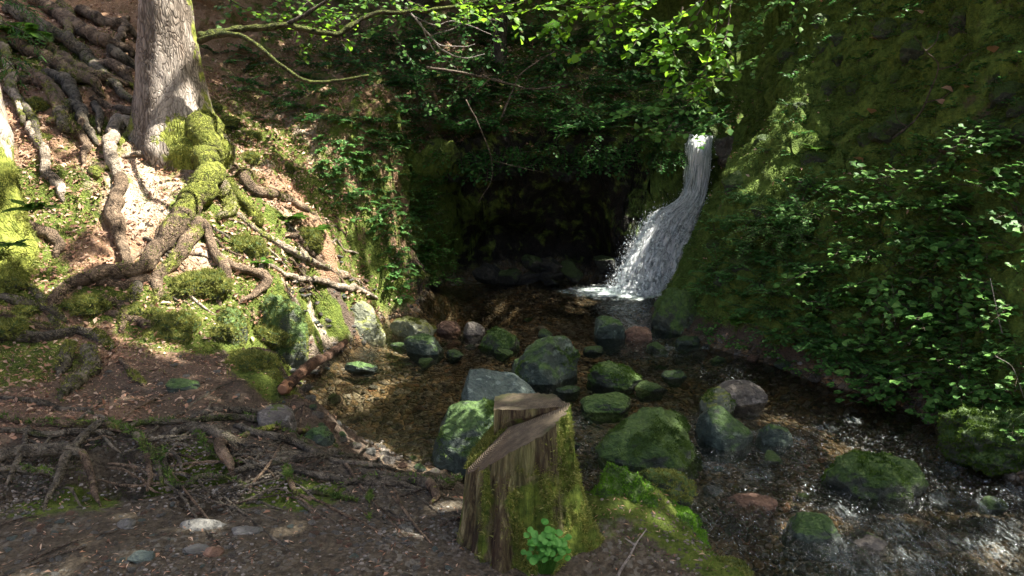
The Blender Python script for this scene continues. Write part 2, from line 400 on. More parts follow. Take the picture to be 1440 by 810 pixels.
def m_ground():
    s = N('forest ground')
    moss, lit, bed, wall, path, pale = [s.attr(a) for a in ('moss', 'litter', 'bed', 'wall', 'path', 'pale')]
    big = s.noise(1.7, 5, .6); fine = s.noise(34, 6, .7); mid = s.noise(9, 5, .65); cell = s.vor(60, out='Color'); cellv = s.n('ShaderNodeSeparateColor'); s.l(cell, cellv.inputs[0])
    soil = s.mix(s.ramp(fine, [(.3, 0), (.7, 1)]), (.040, .029, .021), (.115, .086, .064))
    c = s.mix(s.ramp(big, [(.4, 0), (.65, 1)]), soil, (.075, .055, .040), 'MIX')
    pth = s.mix(s.ramp(fine, [(.35, 0), (.68, 1)]), (.040, .032, .022), (.115, .094, .066))
    peb = s.math('MULTIPLY', s.ramp(cellv.outputs[0], [(.72, 0), (.78, 1)], 'LINEAR'), s.ramp(s.noise(3.2, 4, .6), [(.45, 0), (.6, 1)]))
    pth = s.mix(s.math('MULTIPLY', peb, .5), pth, (.19, .18, .15))
    c = s.mix(path, c, pth)
    lt = s.mix(s.ramp(s.vor(85, out='Distance', co=s.scale((1, 1.6, 1))), [(.1, 0), (.75, 1)]), (.36, .215, .125), (.135, .078, .045))
    lt = s.mix(s.ramp(fine, [(.35, 0), (.62, 1)]), lt, (.26, .165, .10), 'MIX')
    c = s.mix(lit, c, lt)
    c = s.mix(s.math('MULTIPLY', pale, s.ramp(s.noise(6, 6, .7), [(.40, .15), (.6, 1)])), c, s.mix(fine, (.34, .27, .18), (.62, .54, .42)))  # sun patch brightness put into the ground colour
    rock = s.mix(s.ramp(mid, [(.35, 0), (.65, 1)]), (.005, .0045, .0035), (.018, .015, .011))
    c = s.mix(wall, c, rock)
    xs = s.n('ShaderNodeSeparateXYZ'); s.l(s.co, xs.inputs[0]); rt_ = s.ramp(s.math('MULTIPLY', xs.outputs[0], .25), [(.2, 0), (.4, 1)])
    ms = s.mix(s.ramp(s.noise(13, 6, .7), [(.3, 0), (.7, 1)]), (.026, .044, .009), s.mix(rt_, (.125, .155, .028), (.14, .20, .040)))
    mm = s.ramp(s.math('ADD', s.noise(5.5, 6, .65), s.math('MULTIPLY', s.math('SUBTRACT', moss, .5), .42)), [(.48, 0), (.60, 1)])
    c = s.mix(mm, c, ms)
    bc = s.ramp(s.noise(4.5, 6, .7), [(.25, (.050, .032, .018)), (.45, (.22, .145, .075)), (.6, (.37, .26, .15)), (.75, (.14, .10, .068))])
    st = s.vor(17, out='Color'); st2 = s.n('ShaderNodeSeparateColor'); s.l(st, st2.inputs[0])
    stone = s.ramp(st2.outputs[1], [(0, (.06, .055, .045)), (.4, (.22, .17, .115)), (.7, (.34, .31, .25)), (.93, (.20, .16, .11)), (1, (.34, .14, .06))])
    bc = s.mix(s.ramp(st2.outputs[0], [(.45, 0), (.5, .75)]), bc, stone)
    bc = s.mix(s.ramp(s.vor(17, 'DISTANCE_TO_EDGE'), [(0, .7), (.07, 0)]), bc, (.03, .02, .012))
    bc = s.mix(s.ramp(s.noise(1.6, 4, .6, dist=.5), [(.42, .8), (.60, 0)]), bc, (.030, .024, .016))
    c = s.mix(bed, c, bc)
    h = s.math('ADD', s.math('MULTIPLY', fine, .7), s.math('MULTIPLY', s.vor(55), .5))
    h = s.math('ADD', h, s.math('MULTIPLY', s.ramp(s.vor(17, 'DISTANCE_TO_EDGE'), [(0, 0), (.2, 1)]), s.math('MULTIPLY', bed, .8)))
    nr = s.bump(h, .9, .03)
    wetr = s.math('MULTIPLY', s.math('MAXIMUM', wall, bed), -.45)
    return s.end(s.pr(c, s.math('ADD', .92, wetr), nr, .12))
def m_water():
    s = N('stream water')
    flow = s.scale((1.0, .38, 1), rot=(0, 0, math.radians(28)))
    rf = s.attr('riffle'); foam = s.attr('foam')
    n1 = s.noise(8, 3, .6, flow, .6); n2 = s.noise(24, 4, .65, flow, .8); n3 = s.noise(60, 3, .6, flow)
    h = s.math('ADD', s.math('MULTIPLY', n1, .5), s.math('MULTIPLY', n2, s.math('ADD', .15, s.math('MULTIPLY', rf, .9))))
    h = s.math('ADD', h, s.math('MULTIPLY', n3, s.math('MULTIPLY', rf, .5)))
    nr = s.bump(h, .85, .05)
    g = s.n('ShaderNodeBsdfGlossy'); g.inputs['Roughness'].default_value = .06; g.inputs['Color'].default_value = (.95, .98, 1, 1); s.l(nr, g.inputs['Normal'])
    t = s.n('ShaderNodeBsdfTransparent'); t.inputs['Color'].default_value = (.72, .70, .62, 1)
    fr = s.n('ShaderNodeFresnel'); fr.inputs['IOR'].default_value = 1.36; s.l(nr, fr.inputs['Normal'])
    fac = s.math('MULTIPLY', fr.outputs[0], s.math('ADD', .75, s.math('MULTIPLY', rf, .9)), True)
    x = s.n('ShaderNodeMixShader'); s.l(fac, x.inputs[0]); s.l(t.outputs[0], x.inputs[1]); s.l(g.outputs[0], x.inputs[2])
    fn = s.ramp(s.math('ADD', s.noise(30, 6, .8, s.scale((1.3, .30, 1), rot=(0, 0, math.radians(32))), 1.6), s.math('MULTIPLY', s.math('SUBTRACT', foam, .5), .30)), [(.62, 0), (.84, .5)])
    fn = s.math('MULTIPLY', fn, s.ramp(foam, [(.02, 0), (.3, 1)]))
    painted_glints = s.math('MULTIPLY', s.ramp(s.noise(95, 3, .6, flow, .5), [(.64, 0), (.69, .8)]), s.ramp(s.math('MULTIPLY', rf, s.noise(5, 4, .7)), [(.24, 0), (.44, 1)])); fn = s.math('MAXIMUM', fn, painted_glints)  # whitish specks painted on the riffles as sun glints
    f = s.pr(s.mix(n2, (.30, .36, .34), (.75, .80, .78)), .25, nr, .5)
    y = s.n('ShaderNodeMixShader'); s.l(fn, y.inputs[0]); s.l(x.outputs[0], y.inputs[1]); s.l(f, y.inputs[2])
    return s.end(y.outputs[0])
def m_fall():
    s = N('falling water')
    u = s.attr('across'); t = s.attr('along'); c = s.n('ShaderNodeCombineXYZ'); s.l(u, c.inputs[0]); s.l(t, c.inputs[1])
    a = s.noise(1, 5, .7, s.scale((30, 12, 1), c.outputs[0]), 1.3); b = s.noise(1, 6, .75, s.scale((26, 34, 1), c.outputs[0]), 1.2)
    f = s.mix(s.ramp(t, [(.30, 0), (.5, 1)]), a, b); f = s.math('ADD', f, s.math('MULTIPLY', s.math('SUBTRACT', s.noise(1, 4, .6, s.scale((9, 9, 1), c.outputs[0]), .5), .5), .35))
    edge = s.attr('edge')
    al = s.ramp(s.math('SUBTRACT', f, s.math('MULTIPLY', edge, .35)), [(.36, 0), (.48, 1)])
    col = s.ramp(f, [(.38, (.20, .22, .22)), (.47, (.55, .59, .58)), (.57, (1, 1, 1))])
    p = s.pr(col, .25, s.bump(f, 1, .03), .6)
    tl = s.n('ShaderNodeBsdfTranslucent'); tl.inputs[0].default_value = (.8, .85, .85, 1)
    m = s.n('ShaderNodeMixShader'); m.inputs[0].default_value = .3; s.l(p, m.inputs[1]); s.l(tl.outputs[0], m.inputs[2])
    tr = s.n('ShaderNodeBsdfTransparent'); tr.inputs[0].default_value = (.9, .93, .93, 1)
    x = s.n('ShaderNodeMixShader'); s.l(al, x.inputs[0]); s.l(tr.outputs[0], x.inputs[1]); s.l(m.outputs[0], x.inputs[2])
    return s.end(x.outputs[0])
def m_foam():
    s = N('white water drops')
    p = s.pr((.86, .9, .9), .2, None, .6)
    return s.end(p)
def m_rock(name, lo, hi, moss_lo=(.030, .048, .010), moss_hi=(.11, .135, .025), moss=.5, wet=.5, up0=.2):
    s = N(name); o = s.orand()
    co = s.n('ShaderNodeVectorMath', operation='ADD'); s.l(s.co, co.inputs[0]); cmb = s.n('ShaderNodeCombineXYZ'); s.l(s.math('MULTIPLY', o, 9.), cmb.inputs[0]); s.l(cmb.outputs[0], co.inputs[1]); C = co.outputs[0]
    n1 = s.noise(7, 6, .65, C); n2 = s.noise(38, 6, .7, C); cr = s.ramp(s.vor(6, 'DISTANCE_TO_EDGE', co=s.scale((1, 1, 2.5), C)), [(0, 0), (.04, 1)])
    c = s.mix(s.ramp(n1, [(.35, 0), (.62, 1)]), lo, hi); c = s.mix(s.ramp(n2, [(.3, .5), (.55, 0)]), c, tuple(a * .35 for a in lo))
    c = s.mix(s.math('MULTIPLY', s.math('SUBTRACT', 1., cr), .25), c, tuple(a * .5 for a in lo))
    lich = s.ramp(s.noise(15, 3, .5, C), [(.62, 0), (.66, .55)]); c = s.mix(lich, c, tuple(min(.6, a * 1.8 + .03) for a in hi))
    up = s.upz(); w = s.math('ADD', s.math('MULTIPLY', up, .45), s.math('MULTIPLY', s.noise(4.5, 6, .7, C), 1.0))
    mk = s.ramp(w, [(1.10 - moss * .6, 0), (1.22 - moss * .6, 1)])
    mc = s.mix(s.ramp(n2, [(.35, 0), (.65, 1)]), moss_lo, moss_hi); c = s.mix(mk, c, mc)
    h = s.math('ADD', s.math('MULTIPLY', n1, 1.), s.math('MULTIPLY', n2, .5)); h = s.math('ADD', h, s.math('MULTIPLY', cr, .12))
    r = s.math('SUBTRACT', .80, s.math('MULTIPLY', s.ramp(n1, [(.3, 1), (.6, .3)]), wet * .6))
    h = s.math('ADD', h, s.math('MULTIPLY', s.vor(26, co=C), .35))
    return s.end(s.pr(c, r, s.bump(h, 1., .04), .4))
def m_moss(name, lo, hi, tip=(.2, .22, .05)):
    s = N(name); i = s.island(); n = s.noise(7, 4, .6)
    c = s.mix(s.ramp(n, [(.35, 0), (.65, 1)]), lo, hi); c = s.mix(s.ramp(i, [(.6, 0), (1, .6)]), c, tip)
    p = s.pr(c, .8, None, .2); t = s.n('ShaderNodeBsdfTranslucent'); s.l(c, t.inputs[0])
    m = s.n('ShaderNodeMixShader'); m.inputs[0].default_value = .3; s.l(p, m.inputs[1]); s.l(t.outputs[0], m.inputs[2])
    return s.end(m.outputs[0])
def m_leaf(name, stops, trans=.45, rough=.5, gloss=.2, tcol=None):
    s = N(name); i = s.island(); n = s.noise(3, 2)
    c = s.ramp(i, [(k / (len(stops) - 1), a) for k, a in enumerate(stops)])
    c = s.mix(s.ramp(n, [(.3, .35), (.6, 0)]), c, tuple(a * .55 for a in stops[0]))
    p = s.pr(c, rough, None, gloss); t = s.n('ShaderNodeBsdfTranslucent')
    if tcol: s.l(s.mix(.6, c, tcol), t.inputs[0])
    else: s.l(c, t.inputs[0])
    m = s.n('ShaderNodeMixShader'); m.inputs[0].default_value = trans; s.l(p, m.inputs[1]); s.l(t.outputs[0], m.inputs[2])
    return s.end(m.outputs[0])
def m_litter():
    s = N('fallen leaves'); i = s.island()
    c = s.ramp(i, [(0, (.09, .045, .025)), (.3, (.26, .13, .075)), (.6, (.36, .21, .13)), (.85, (.50, .36, .25)), (1, (.16, .09, .06))])
    p = s.pr(c, .6, None, .35); t = s.n('ShaderNodeBsdfTranslucent'); s.l(c, t.inputs[0])
    m = s.n('ShaderNodeMixShader'); m.inputs[0].default_value = .2; s.l(p, m.inputs[1]); s.l(t.outputs[0], m.inputs[2])
    return s.end(m.outputs[0])
def m_bark(name, lo, hi, mossk=0., plate=True, mcol=((.07, .09, .012), (.26, .28, .05)), zs=.45, sc=1., attrmoss=True):
    s = N(name)
    co = s.scale((sc, sc, sc * zs)); n1 = s.noise(5, 6, .65, co); n2 = s.noise(26, 6, .7, co)
    e = s.vor(17, 'DISTANCE_TO_EDGE', co=s.scale((1, 1, 1), co)); 
    dd = s.n('ShaderNodeVectorMath', operation='ADD'); s.l(co, dd.inputs[0]); nx = s.n('ShaderNodeTexNoise'); s.l(co, nx.inputs[0]); nx.inputs['Scale'].default_value = 9
    sc2 = s.n('ShaderNodeVectorMath', operation='SCALE'); s.l(nx.outputs['Color'], sc2.inputs[0]); sc2.inputs['Scale'].default_value = .22; s.l(sc2.outputs[0], dd.inputs[1])
    e = s.vor(34, 'DISTANCE_TO_EDGE', co=dd.outputs[0]); crack = s.ramp(s.math('ADD', e, s.math('MULTIPLY', s.math('SUBTRACT', n1, .5), .5)), [(.0, 0), (.16, 1)])
    c = s.mix(s.ramp(n1, [(.33, 0), (.62, 1)]), lo, hi)
    c = s.mix(s.ramp(n2, [(.3, .6), (.5, 0)]), c, tuple(a * .25 for a in lo))
    if plate: c = s.mix(s.math('MULTIPLY', s.math('SUBTRACT', 1., crack), .6), c, tuple(a * .3 for a in lo))
    if attrmoss:
        mk = s.ramp(s.math('ADD', s.math('MULTIPLY', s.attr('moss'), 1.), s.math('MULTIPLY', s.math('SUBTRACT', s.noise(9, 5, .7), .5), 1.6)), [(.42, 0), (.58, 1)])
    else:
        mk = s.ramp(s.math('ADD', s.math('MULTIPLY', s.upz(), .35), s.noise(6, 6, .7)), [(1.12 - mossk * .65, 0), (1.22 - mossk * .65, 1)])
    c = s.mix(mk, c, s.mix(s.ramp(s.noise(24, 5, .7), [(.35, 0), (.65, 1)]), *mcol))
    h = s.math('ADD', s.math('MULTIPLY', n2, .5), s.math('MULTIPLY', crack, .45 if plate else .05)); h = s.math('ADD', h, s.math('MULTIPLY', n1, .6))
    if not plate:
        dk = s.noise(14, 5, .75, dist=1.2); c = s.mix(s.ramp(dk, [(.40, .75), (.52, 0)]), c, tuple(a * .35 for a in lo)); h = s.math('ADD', h, s.math('MULTIPLY', dk, .9)); h = s.math('ADD', h, s.math('MULTIPLY', crack, .3))
    return s.end(s.pr(c, .88, s.bump(h, 1. if not plate else .9, .035 if not plate else .02), .2))
M = {}
M['ground'] = m_ground(); M['water'] = m_water(); M['fall'] = m_fall(); M['foam'] = m_foam()
M['rock_dark'] = m_rock('dark wet stone', (.020, .030, .022), (.075, .10, .072), moss=.62, moss_lo=(.022, .05, .012), moss_hi=(.07, .13, .025))
M['rock_blue'] = m_rock('smooth blue grey stone', (.065, .090, .080), (.13, .165, .14), moss=.12, wet=.3)
M['rock_green'] = m_rock('pale green stone', (.09, .10, .065), (.22, .23, .145), moss=.5, moss_lo=(.10, .12, .02), moss_hi=(.26, .28, .06))
M['rock_grey'] = m_rock('grey brown stone', (.060, .050, .040), (.16, .14, .115), moss=.2)
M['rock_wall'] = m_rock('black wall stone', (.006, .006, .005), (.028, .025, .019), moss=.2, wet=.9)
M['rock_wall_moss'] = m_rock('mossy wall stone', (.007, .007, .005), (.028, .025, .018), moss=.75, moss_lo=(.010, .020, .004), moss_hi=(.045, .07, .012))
M['rock_moss'] = m_rock('mossy stone', (.025, .032, .020), (.08, .09, .06), moss=1.0, moss_lo=(.025, .055, .012), moss_hi=(.09, .15, .026))
M['rock_red'] = m_rock('rusty stone', (.085, .045, .028), (.20, .115, .07), moss=.05)
M['rock_path'] = m_rock('light path stone', (.09, .088, .075), (.21, .205, .18), moss=.12, wet=.1)
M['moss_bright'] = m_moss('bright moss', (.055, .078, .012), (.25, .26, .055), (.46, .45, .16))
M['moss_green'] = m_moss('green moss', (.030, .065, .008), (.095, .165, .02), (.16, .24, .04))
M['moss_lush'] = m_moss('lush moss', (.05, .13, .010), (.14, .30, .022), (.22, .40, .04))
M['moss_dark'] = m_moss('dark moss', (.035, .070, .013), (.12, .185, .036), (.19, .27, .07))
M['leaf_lit'] = m_leaf('young beech leaf', [(.05, .14, .012), (.09, .21, .02), (.14, .27, .03)], .55, tcol=(.28, .50, .03))
M['leaf_bramble'] = m_leaf('bramble leaf', [(.04, .11, .022), (.07, .18, .035), (.12, .27, .055), (.22, .40, .09)], .45)
M['leaf_shrub'] = m_leaf('shrub leaf', [(.05, .14, .035), (.09, .22, .055), (.16, .32, .08)], .5)
M['leaf_pale'] = m_leaf('pale shrub leaf', [(.10, .20, .05), (.16, .29, .08), (.24, .38, .12)], .5)
M['leaf_dark'] = m_leaf('forest leaf', [(.022, .075, .018), (.04, .13, .03), (.09, .22, .045)], .5)
M['leaf_clover'] = m_leaf('sorrel leaf', [(.06, .22, .03), (.10, .30, .05), (.14, .36, .07)], .35)
M['fern'] = m_leaf('fern frond', [(.05, .13, .012), (.09, .19, .02)], .45)
M['litter'] = m_litter()
M['bark'] = m_bark('grey flaky bark', (.10, .072, .050), (.37, .32, .265), zs=.3)
M['root'] = m_bark('brown root bark', (.070, .048, .030), (.28, .20, .13), plate=False, zs=1.)
M['root_pale'] = m_bark('pale root bark', (.22, .17, .12), (.50, .42, .32), plate=False, zs=1.)
M['root_grey'] = m_bark('grey root bark', (.050, .042, .029), (.23, .195, .14), plate=False, zs=1., mcol=((.03, .04, .008), (.10, .12, .025)))
M['twig'] = m_bark('thin twig bark', (.07, .05, .035), (.20, .16, .12), plate=False, attrmoss=False, mossk=.15, zs=1.)
M['twig_pale'] = m_bark('bleached twig', (.25, .21, .18), (.45, .40, .36), plate=False, attrmoss=False, mossk=0., zs=1.)
M['twig_moss'] = m_bark('mossy branch bark', (.05, .04, .02), (.12, .10, .05), plate=False, attrmoss=False, mossk=1.1, zs=1., mcol=((.03, .042, .010), (.13, .15, .03)))
M['trunk_dark'] = m_bark('dark trunk bark', (.035, .030, .022), (.11, .09, .065), plate=True, attrmoss=False, mossk=.45, mcol=((.03, .04, .01), (.09, .10, .02)))
M['log'] = m_bark('peeling log bark', (.035, .020, .013), (.13, .068, .040), plate=True, attrmoss=False, mossk=.0, zs=1., sc=1.3)
def m_wood_end():
    s = N('sawn wood'); n = s.noise(22, 5, .7); r = s.n('ShaderNodeTexWave', wave_type='RINGS', rings_direction='Z'); s.l(s.scale((1, 1, .05)), r.inputs[0]); r.inputs['Scale'].default_value = 52; r.inputs['Distortion'].default_value = 2.2; r.inputs['Detail'].default_value = 3
    c = s.mix(s.ramp(s.math('MULTIPLY', r.outputs['Fac'], n), [(.1, 0), (.6, 1)]), (.115, .090, .055), (.215, .175, .115)); c = s.mix(s.ramp(n, [(.3, .8), (.6, 0)]), c, (.05, .042, .032))
    c = s.mix(s.ramp(s.noise(6, 4, .6), [(.55, 0), (.68, .6)]), c, (.085, .10, .03)); c = s.mix(s.ramp(s.upz(), [(.62, 1), (.78, 0)]), c, s.mix(s.noise(45, 5, .7), (.04, .028, .018), (.20, .15, .10)))
    return s.end(s.pr(c, .85, s.bump(s.math('ADD', r.outputs['Fac'], n), .7, .006), .2))
def m_stump():
    s = N('rotting stump wood'); co = s.scale((1, 1, .17)); n1 = s.noise(24, 7, .75, co, 1.1); n2 = s.noise(7, 5, .6); n3 = s.noise(11, 4, .6, s.scale((1, 1, .3)))
    c = s.ramp(n1, [(.30, (.012, .009, .006)), (.44, (.075, .058, .032)), (.54, (.21, .18, .085)), (.66, (.44, .40, .21))])
    c = s.mix(s.ramp(n3, [(.40, .8), (.52, 0)]), c, (.050, .030, .020)); c = s.mix(s.ramp(s.noise(9, 4, .6, s.scale((1, 1, .4))), [(.5, 0), (.62, .55)]), c, (.16, .17, .06))
    mk = s.ramp(s.math('ADD', s.attr('moss'), s.math('MULTIPLY', s.math('SUBTRACT', n2, .5), 1.8)), [(.42, 0), (.6, 1)])
    c = s.mix(mk, c, s.mix(s.ramp(s.noise(30, 5, .7), [(.35, 0), (.65, 1)]), (.05, .085, .012), (.20, .26, .04)))
    return s.end(s.pr(c, .85, s.bump(s.math('ADD', n1, s.math('MULTIPLY', n2, .4)), 1., .05), .2))
M['wood_end'] = m_wood_end(); M['stump'] = m_stump()
# ------------------------------------------------------------------ world, sun, camera
SUN_EL, SUN_STR, SKY_STR, EXPO = math.radians(57), 5.0, .125, 2.33
SUN_AZ = math.radians(9)      # sun stands to the right, a little behind the fall side
S = np.array([math.cos(SUN_EL) * math.cos(SUN_AZ), math.cos(SUN_EL) * math.sin(SUN_AZ), math.sin(SUN_EL)])
w = bpy.data.worlds.new('World'); SC.world = w; w.use_nodes = True; nt = w.node_tree
bg = nt.nodes['Background']; sky = nt.nodes.new('ShaderNodeTexSky'); sky.sky_type = 'NISHITA'; sky.sun_disc = False
sky.sun_elevation = SUN_EL; sky.sun_rotation = math.radians(90) - SUN_AZ; sky.air_density = .6; sky.dust_density = 6.; sky.ozone_density = 0.
nt.links.new(sky.outputs[0], bg.inputs[0]); bg.inputs[1].default_value = SKY_STR
sd = bpy.data.lights.new('sun', 'SUN'); sd.energy = SUN_STR; sd.angle = math.radians(.53); sd.color = (1, .95, .86)
so = bpy.data.objects.new('sun', sd); COL.objects.link(so); so.rotation_euler = Vector(S).to_track_quat('Z', 'Y').to_euler(); so.location = (6, 0, 12)
cd = bpy.data.cameras.new('camera'); co_ = bpy.data.objects.new('camera', cd); COL.objects.link(co_); SC.camera = co_
cd.sensor_width = 36; cd.lens = FPX / 1440 * 36; cd.clip_end = 500; cd.clip_start = .05; co_.location = (0, 0, CAMZ); co_.rotation_euler = (math.radians(90) - PITCH, 0, 0)
SC.view_settings.view_transform = 'Standard'; SC.view_settings.look = 'None'; SC.view_settings.gamma = 1; SC.view_settings.exposure = EXPO
SC.view_settings.use_curve_mapping = False
cy = SC.cycles; cy.max_bounces = 5; cy.diffuse_bounces = 3; cy.glossy_bounces = 2; cy.transmission_bounces = 2; cy.transparent_max_bounces = 12; cy.caustics_reflective = False; cy.caustics_refractive = False
cy.use_denoising = True; cy.sample_clamp_indirect = 4.; cy.use_adaptive_sampling = True; cy.adaptive_threshold = .02

# ------------------------------------------------------------------ ground
def blobs(x, y, lst, soft=1.0, water=False):
    out = np.zeros(np.shape(x))
    C = hits([a[0] for a in lst], [a[1] for a in lst], water)
    for a, c in zip(lst, C):
        d = np.sqrt((x - c[0]) ** 2 + (y - c[1]) ** 2) / a[2]
        out = np.maximum(out, 1 - sst(1 - .45 * soft, 1 + .45 * soft, d))
    return out
MOSS_SPOTS = [(455,425,.14),(480,465,.12),(440,470,.12),(300,215,.3),(330,245,.25),(280,300,.25),(330,340,.25),(380,330,.3),(460,300,.3),(60,290,.4),(20,300,.4),(30,370,.35),(330,330,.35),(350,180,.4),(310,170,.3),(400,215,.3),(400,230,.35),(240,460,.35),(320,450,.3),(395,460,.28),(440,250,.3),(210,430,.28),(150,420,.2),(355,370,.25),
              (370,520,.22),(520,440,.3),(10,520,.4),(60,100,.5),(20,60,.6),(600,330,.45),(590,260,.35),(840,640,.2),(900,690,.32),(960,740,.25),(1010,790,.16),(500,335,.3),(330,380,.2),(120,170,.2),(560,420,.3),(430,690,.16),(380,690,.14),(110,690,.25),(260,650,.2)]
def masks(x, y, z):
    wh = water_h(x, y); left = sst(.6, -.6, x)
    bed = 1 - sst(.0, .13, z - wh + f2(x, y, 7, 3, 24) * .08)
    bed = bed * sst(14, 10, y) * (np.abs(x) < 6)
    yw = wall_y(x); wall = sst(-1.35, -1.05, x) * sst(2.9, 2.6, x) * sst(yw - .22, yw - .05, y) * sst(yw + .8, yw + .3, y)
    right = sst(1.3, 1.9, x) * sst(.05, .25, z - wh)
    nse = f2(x, y, .8, 3, 21)
    moss = np.maximum(.0, blobs(x, y, MOSS_SPOTS)); moss = np.maximum(moss, right * sst(-.7, 0, nse + .15))
    moss = np.maximum(moss, sst(9.0, 10.5, y) * np.where(x < -.5, .42, .75))
    moss = np.maximum(moss, sst(.5, .7, z) * left * (y < 12) * (.22 + .6 * f2(x, y, .9, 3, 23)))
    moss = np.maximum(moss, sst(-3.9, -3.0, x) * left * sst(7.3, 8.2, y) * .6)
    path = sst(.60, .50, z) * sst(4.6, 3.4, y) * (1 - bed)
    lit = left * sst(.50, .64, z) * (1 - path); lit = np.maximum(lit, sst(10.2, 11, y) * .75) * (1 - bed)
    pale = blobs(x, y, [(180,255,.3),(210,280,.3),(330,330,.5),(300,290,.35),(350,340,.4),(400,360,.4),(380,190,.5),(360,215,.3),(40,270,.25)], .9)  # spots of the left bank painted paler where sun patches fall
    lit = lit * (1 - moss * .5)
    return dict(moss=moss, litter=lit, bed=bed, wall=wall, path=path, pale=pale)
ny, nx = XX.shape
# hollows washed out below the root tangle
HOLLOW = [(40,665,.16),(85,670,.12),(160,650,.20),(190,662,.16),(120,655,.12),(250,650,.14),(285,655,.13),(300,700,.1),(350,668,.08),(395,690,.07),(120,610,.08),(60,630,.08),(225,610,.07),(20,640,.12),(470,668,.06)]
hol = np.zeros_like(XX); _s = (XX > -3.2) & (XX < 0) & (YY > 2.4) & (YY < 4.6)
for _a, _c in zip(HOLLOW, hits([a[0] for a in HOLLOW], [a[1] for a in HOLLOW])):
    hol[_s] = np.maximum(hol[_s], np.exp(-(((XX[_s] - _c[0]) ** 2 + ((YY[_s] - _c[1]) * 1.3) ** 2) / (_a[2] * 1.1) ** 2)) * _a[2] * 1.15)
GZ_full = GZ; GZ_hollow = GZ - hol
V = np.stack([XX, YY, GZ_hollow], -1).reshape(-1, 3)
i = (np.arange(ny - 1)[:, None] * nx + np.arange(nx - 1)[None]).ravel()
Q = np.stack([i, i + 1, i + nx + 1, i + nx], 1)
# push the rock wall and nose sideways with true 3-D noise so that steep parts are not stretched
st = sst(.75, .35, HN(V[:, 0], V[:, 1], .05)[:, 2]) * (np.abs(V[:, 0]) < 8) * (V[:, 1] < 16) * (V[:, 1] > 1.5)
D3 = np.stack([fbm(V * 2.3 + 31 * k, 4) for k in range(3)], 1); D4 = fbm(V * np.array([2.2, 2.2, 5.5]), 5, True)
V2 = V + (D3 * np.where((V[:, 0] > 1) | (V[:, 1] > 8.8), .24, .07)[:, None]) * st[:, None]; V2[:, 1] -= st * D4 * .10 * (V[:, 1] > 8.5)
# the rock wall is undercut: it leans back into a dark hollow below its mossy lip
_u = sst(-1.15, -.75, V[:, 0]) * sst(1.45, 1.05, V[:, 0]) * sst(wall_y(V[:, 0]) - .25, wall_y(V[:, 0]) + .02, V[:, 1]) * (V[:, 1] < wall_y(V[:, 0]) + .45)
V2[:, 1] += _u * sst(1.55, .2, V[:, 2]) * 1.1
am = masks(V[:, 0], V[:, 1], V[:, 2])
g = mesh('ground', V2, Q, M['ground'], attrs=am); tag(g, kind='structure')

# ------------------------------------------------------------------ water
RIF = [(1000,620,.35),(960,600,.25),(1100,640,.5),(1050,650,.4),(1200,720,.5),(1300,740,.5),(1350,800,.5),(1100,730,.45),(1200,790,.5),(1010,520,.3),(920,490,.4),(1300,640,.4),(1380,680,.4),(1150,620,.4),(830,620,.2),(880,430,.35),(800,600,.2),(1000,740,.4)]
FOAM = [(905,416,.6),(870,412,.6),(945,419,.4),(820,410,.4),(955,640,.10),(1005,655,.14),(1120,620,.14),(1200,590,.10),(1160,600,.12),(1330,700,.16),(1390,710,.16),(1110,740,.13),(1180,775,.24),(1260,745,.2),(1200,690,.12),
        (1390,775,.26),(1290,790,.26),(1340,660,.12),(1190,730,.18),(800,590,.10),(940,490,.10),(990,490,.12),(1060,610,.10),(1100,590,.1),(1330,760,.2),(1230,800,.22),(1420,740,.2),(1010,690,.10),(960,668,.08),(1070,670,.12),(1430,690,.14)]
wx = np.arange(-2.2, 5.2, .02); wy = np.concatenate([np.arange(-3, 2, .1), np.arange(2, 10.2, .02)])
WX, WY = np.meshgrid(wx, wy)
rf = blobs(WX, WY, RIF, 1.6, True); fo = blobs(WX, WY, FOAM, 1.9, True)
rf = np.maximum(rf, sst(5.4, 4.0, WY) * .75)
ca, sa = math.cos(math.radians(28)), math.sin(math.radians(28))
fu, fv = (WX * ca - WY * sa), (WX * sa + WY * ca)
WZ = water_h(WX, WY) + rf * (f2(fu * 2.2, fv, 2.6, 3, 31) * .028 + f2(fu * 2, fv, 9, 2, 32) * .016) + f2(fu, fv, 4, 3, 33) * .004
WZ = WZ + np.exp(-((WX - 1.62) ** 2 + (WY - 9.0) ** 2) / .16) * (f2(WX, WY, 12, 3, 34) * .02)
ny2, nx2 = WX.shape
i2 = (np.arange(ny2 - 1)[:, None] * nx2 + np.arange(nx2 - 1)[None]); gz = H(WX, WY)
deep = (gz < WZ + .06); qk = deep[:-1, :-1] | deep[1:, 1:] | deep[1:, :-1] | deep[:-1, 1:]
qk &= (WY[:-1, :-1] < wall_y(WX[:-1, :-1]) + .1)
i2 = i2[qk]
wo = mesh('stream', np.stack([WX, WY, WZ], -1).reshape(-1, 3), np.stack([i2, i2 + 1, i2 + nx2 + 1, i2 + nx2], 1), M['water'], attrs=dict(riffle=rf.ravel(), foam=fo.ravel()))
tag(wo, kind='structure')

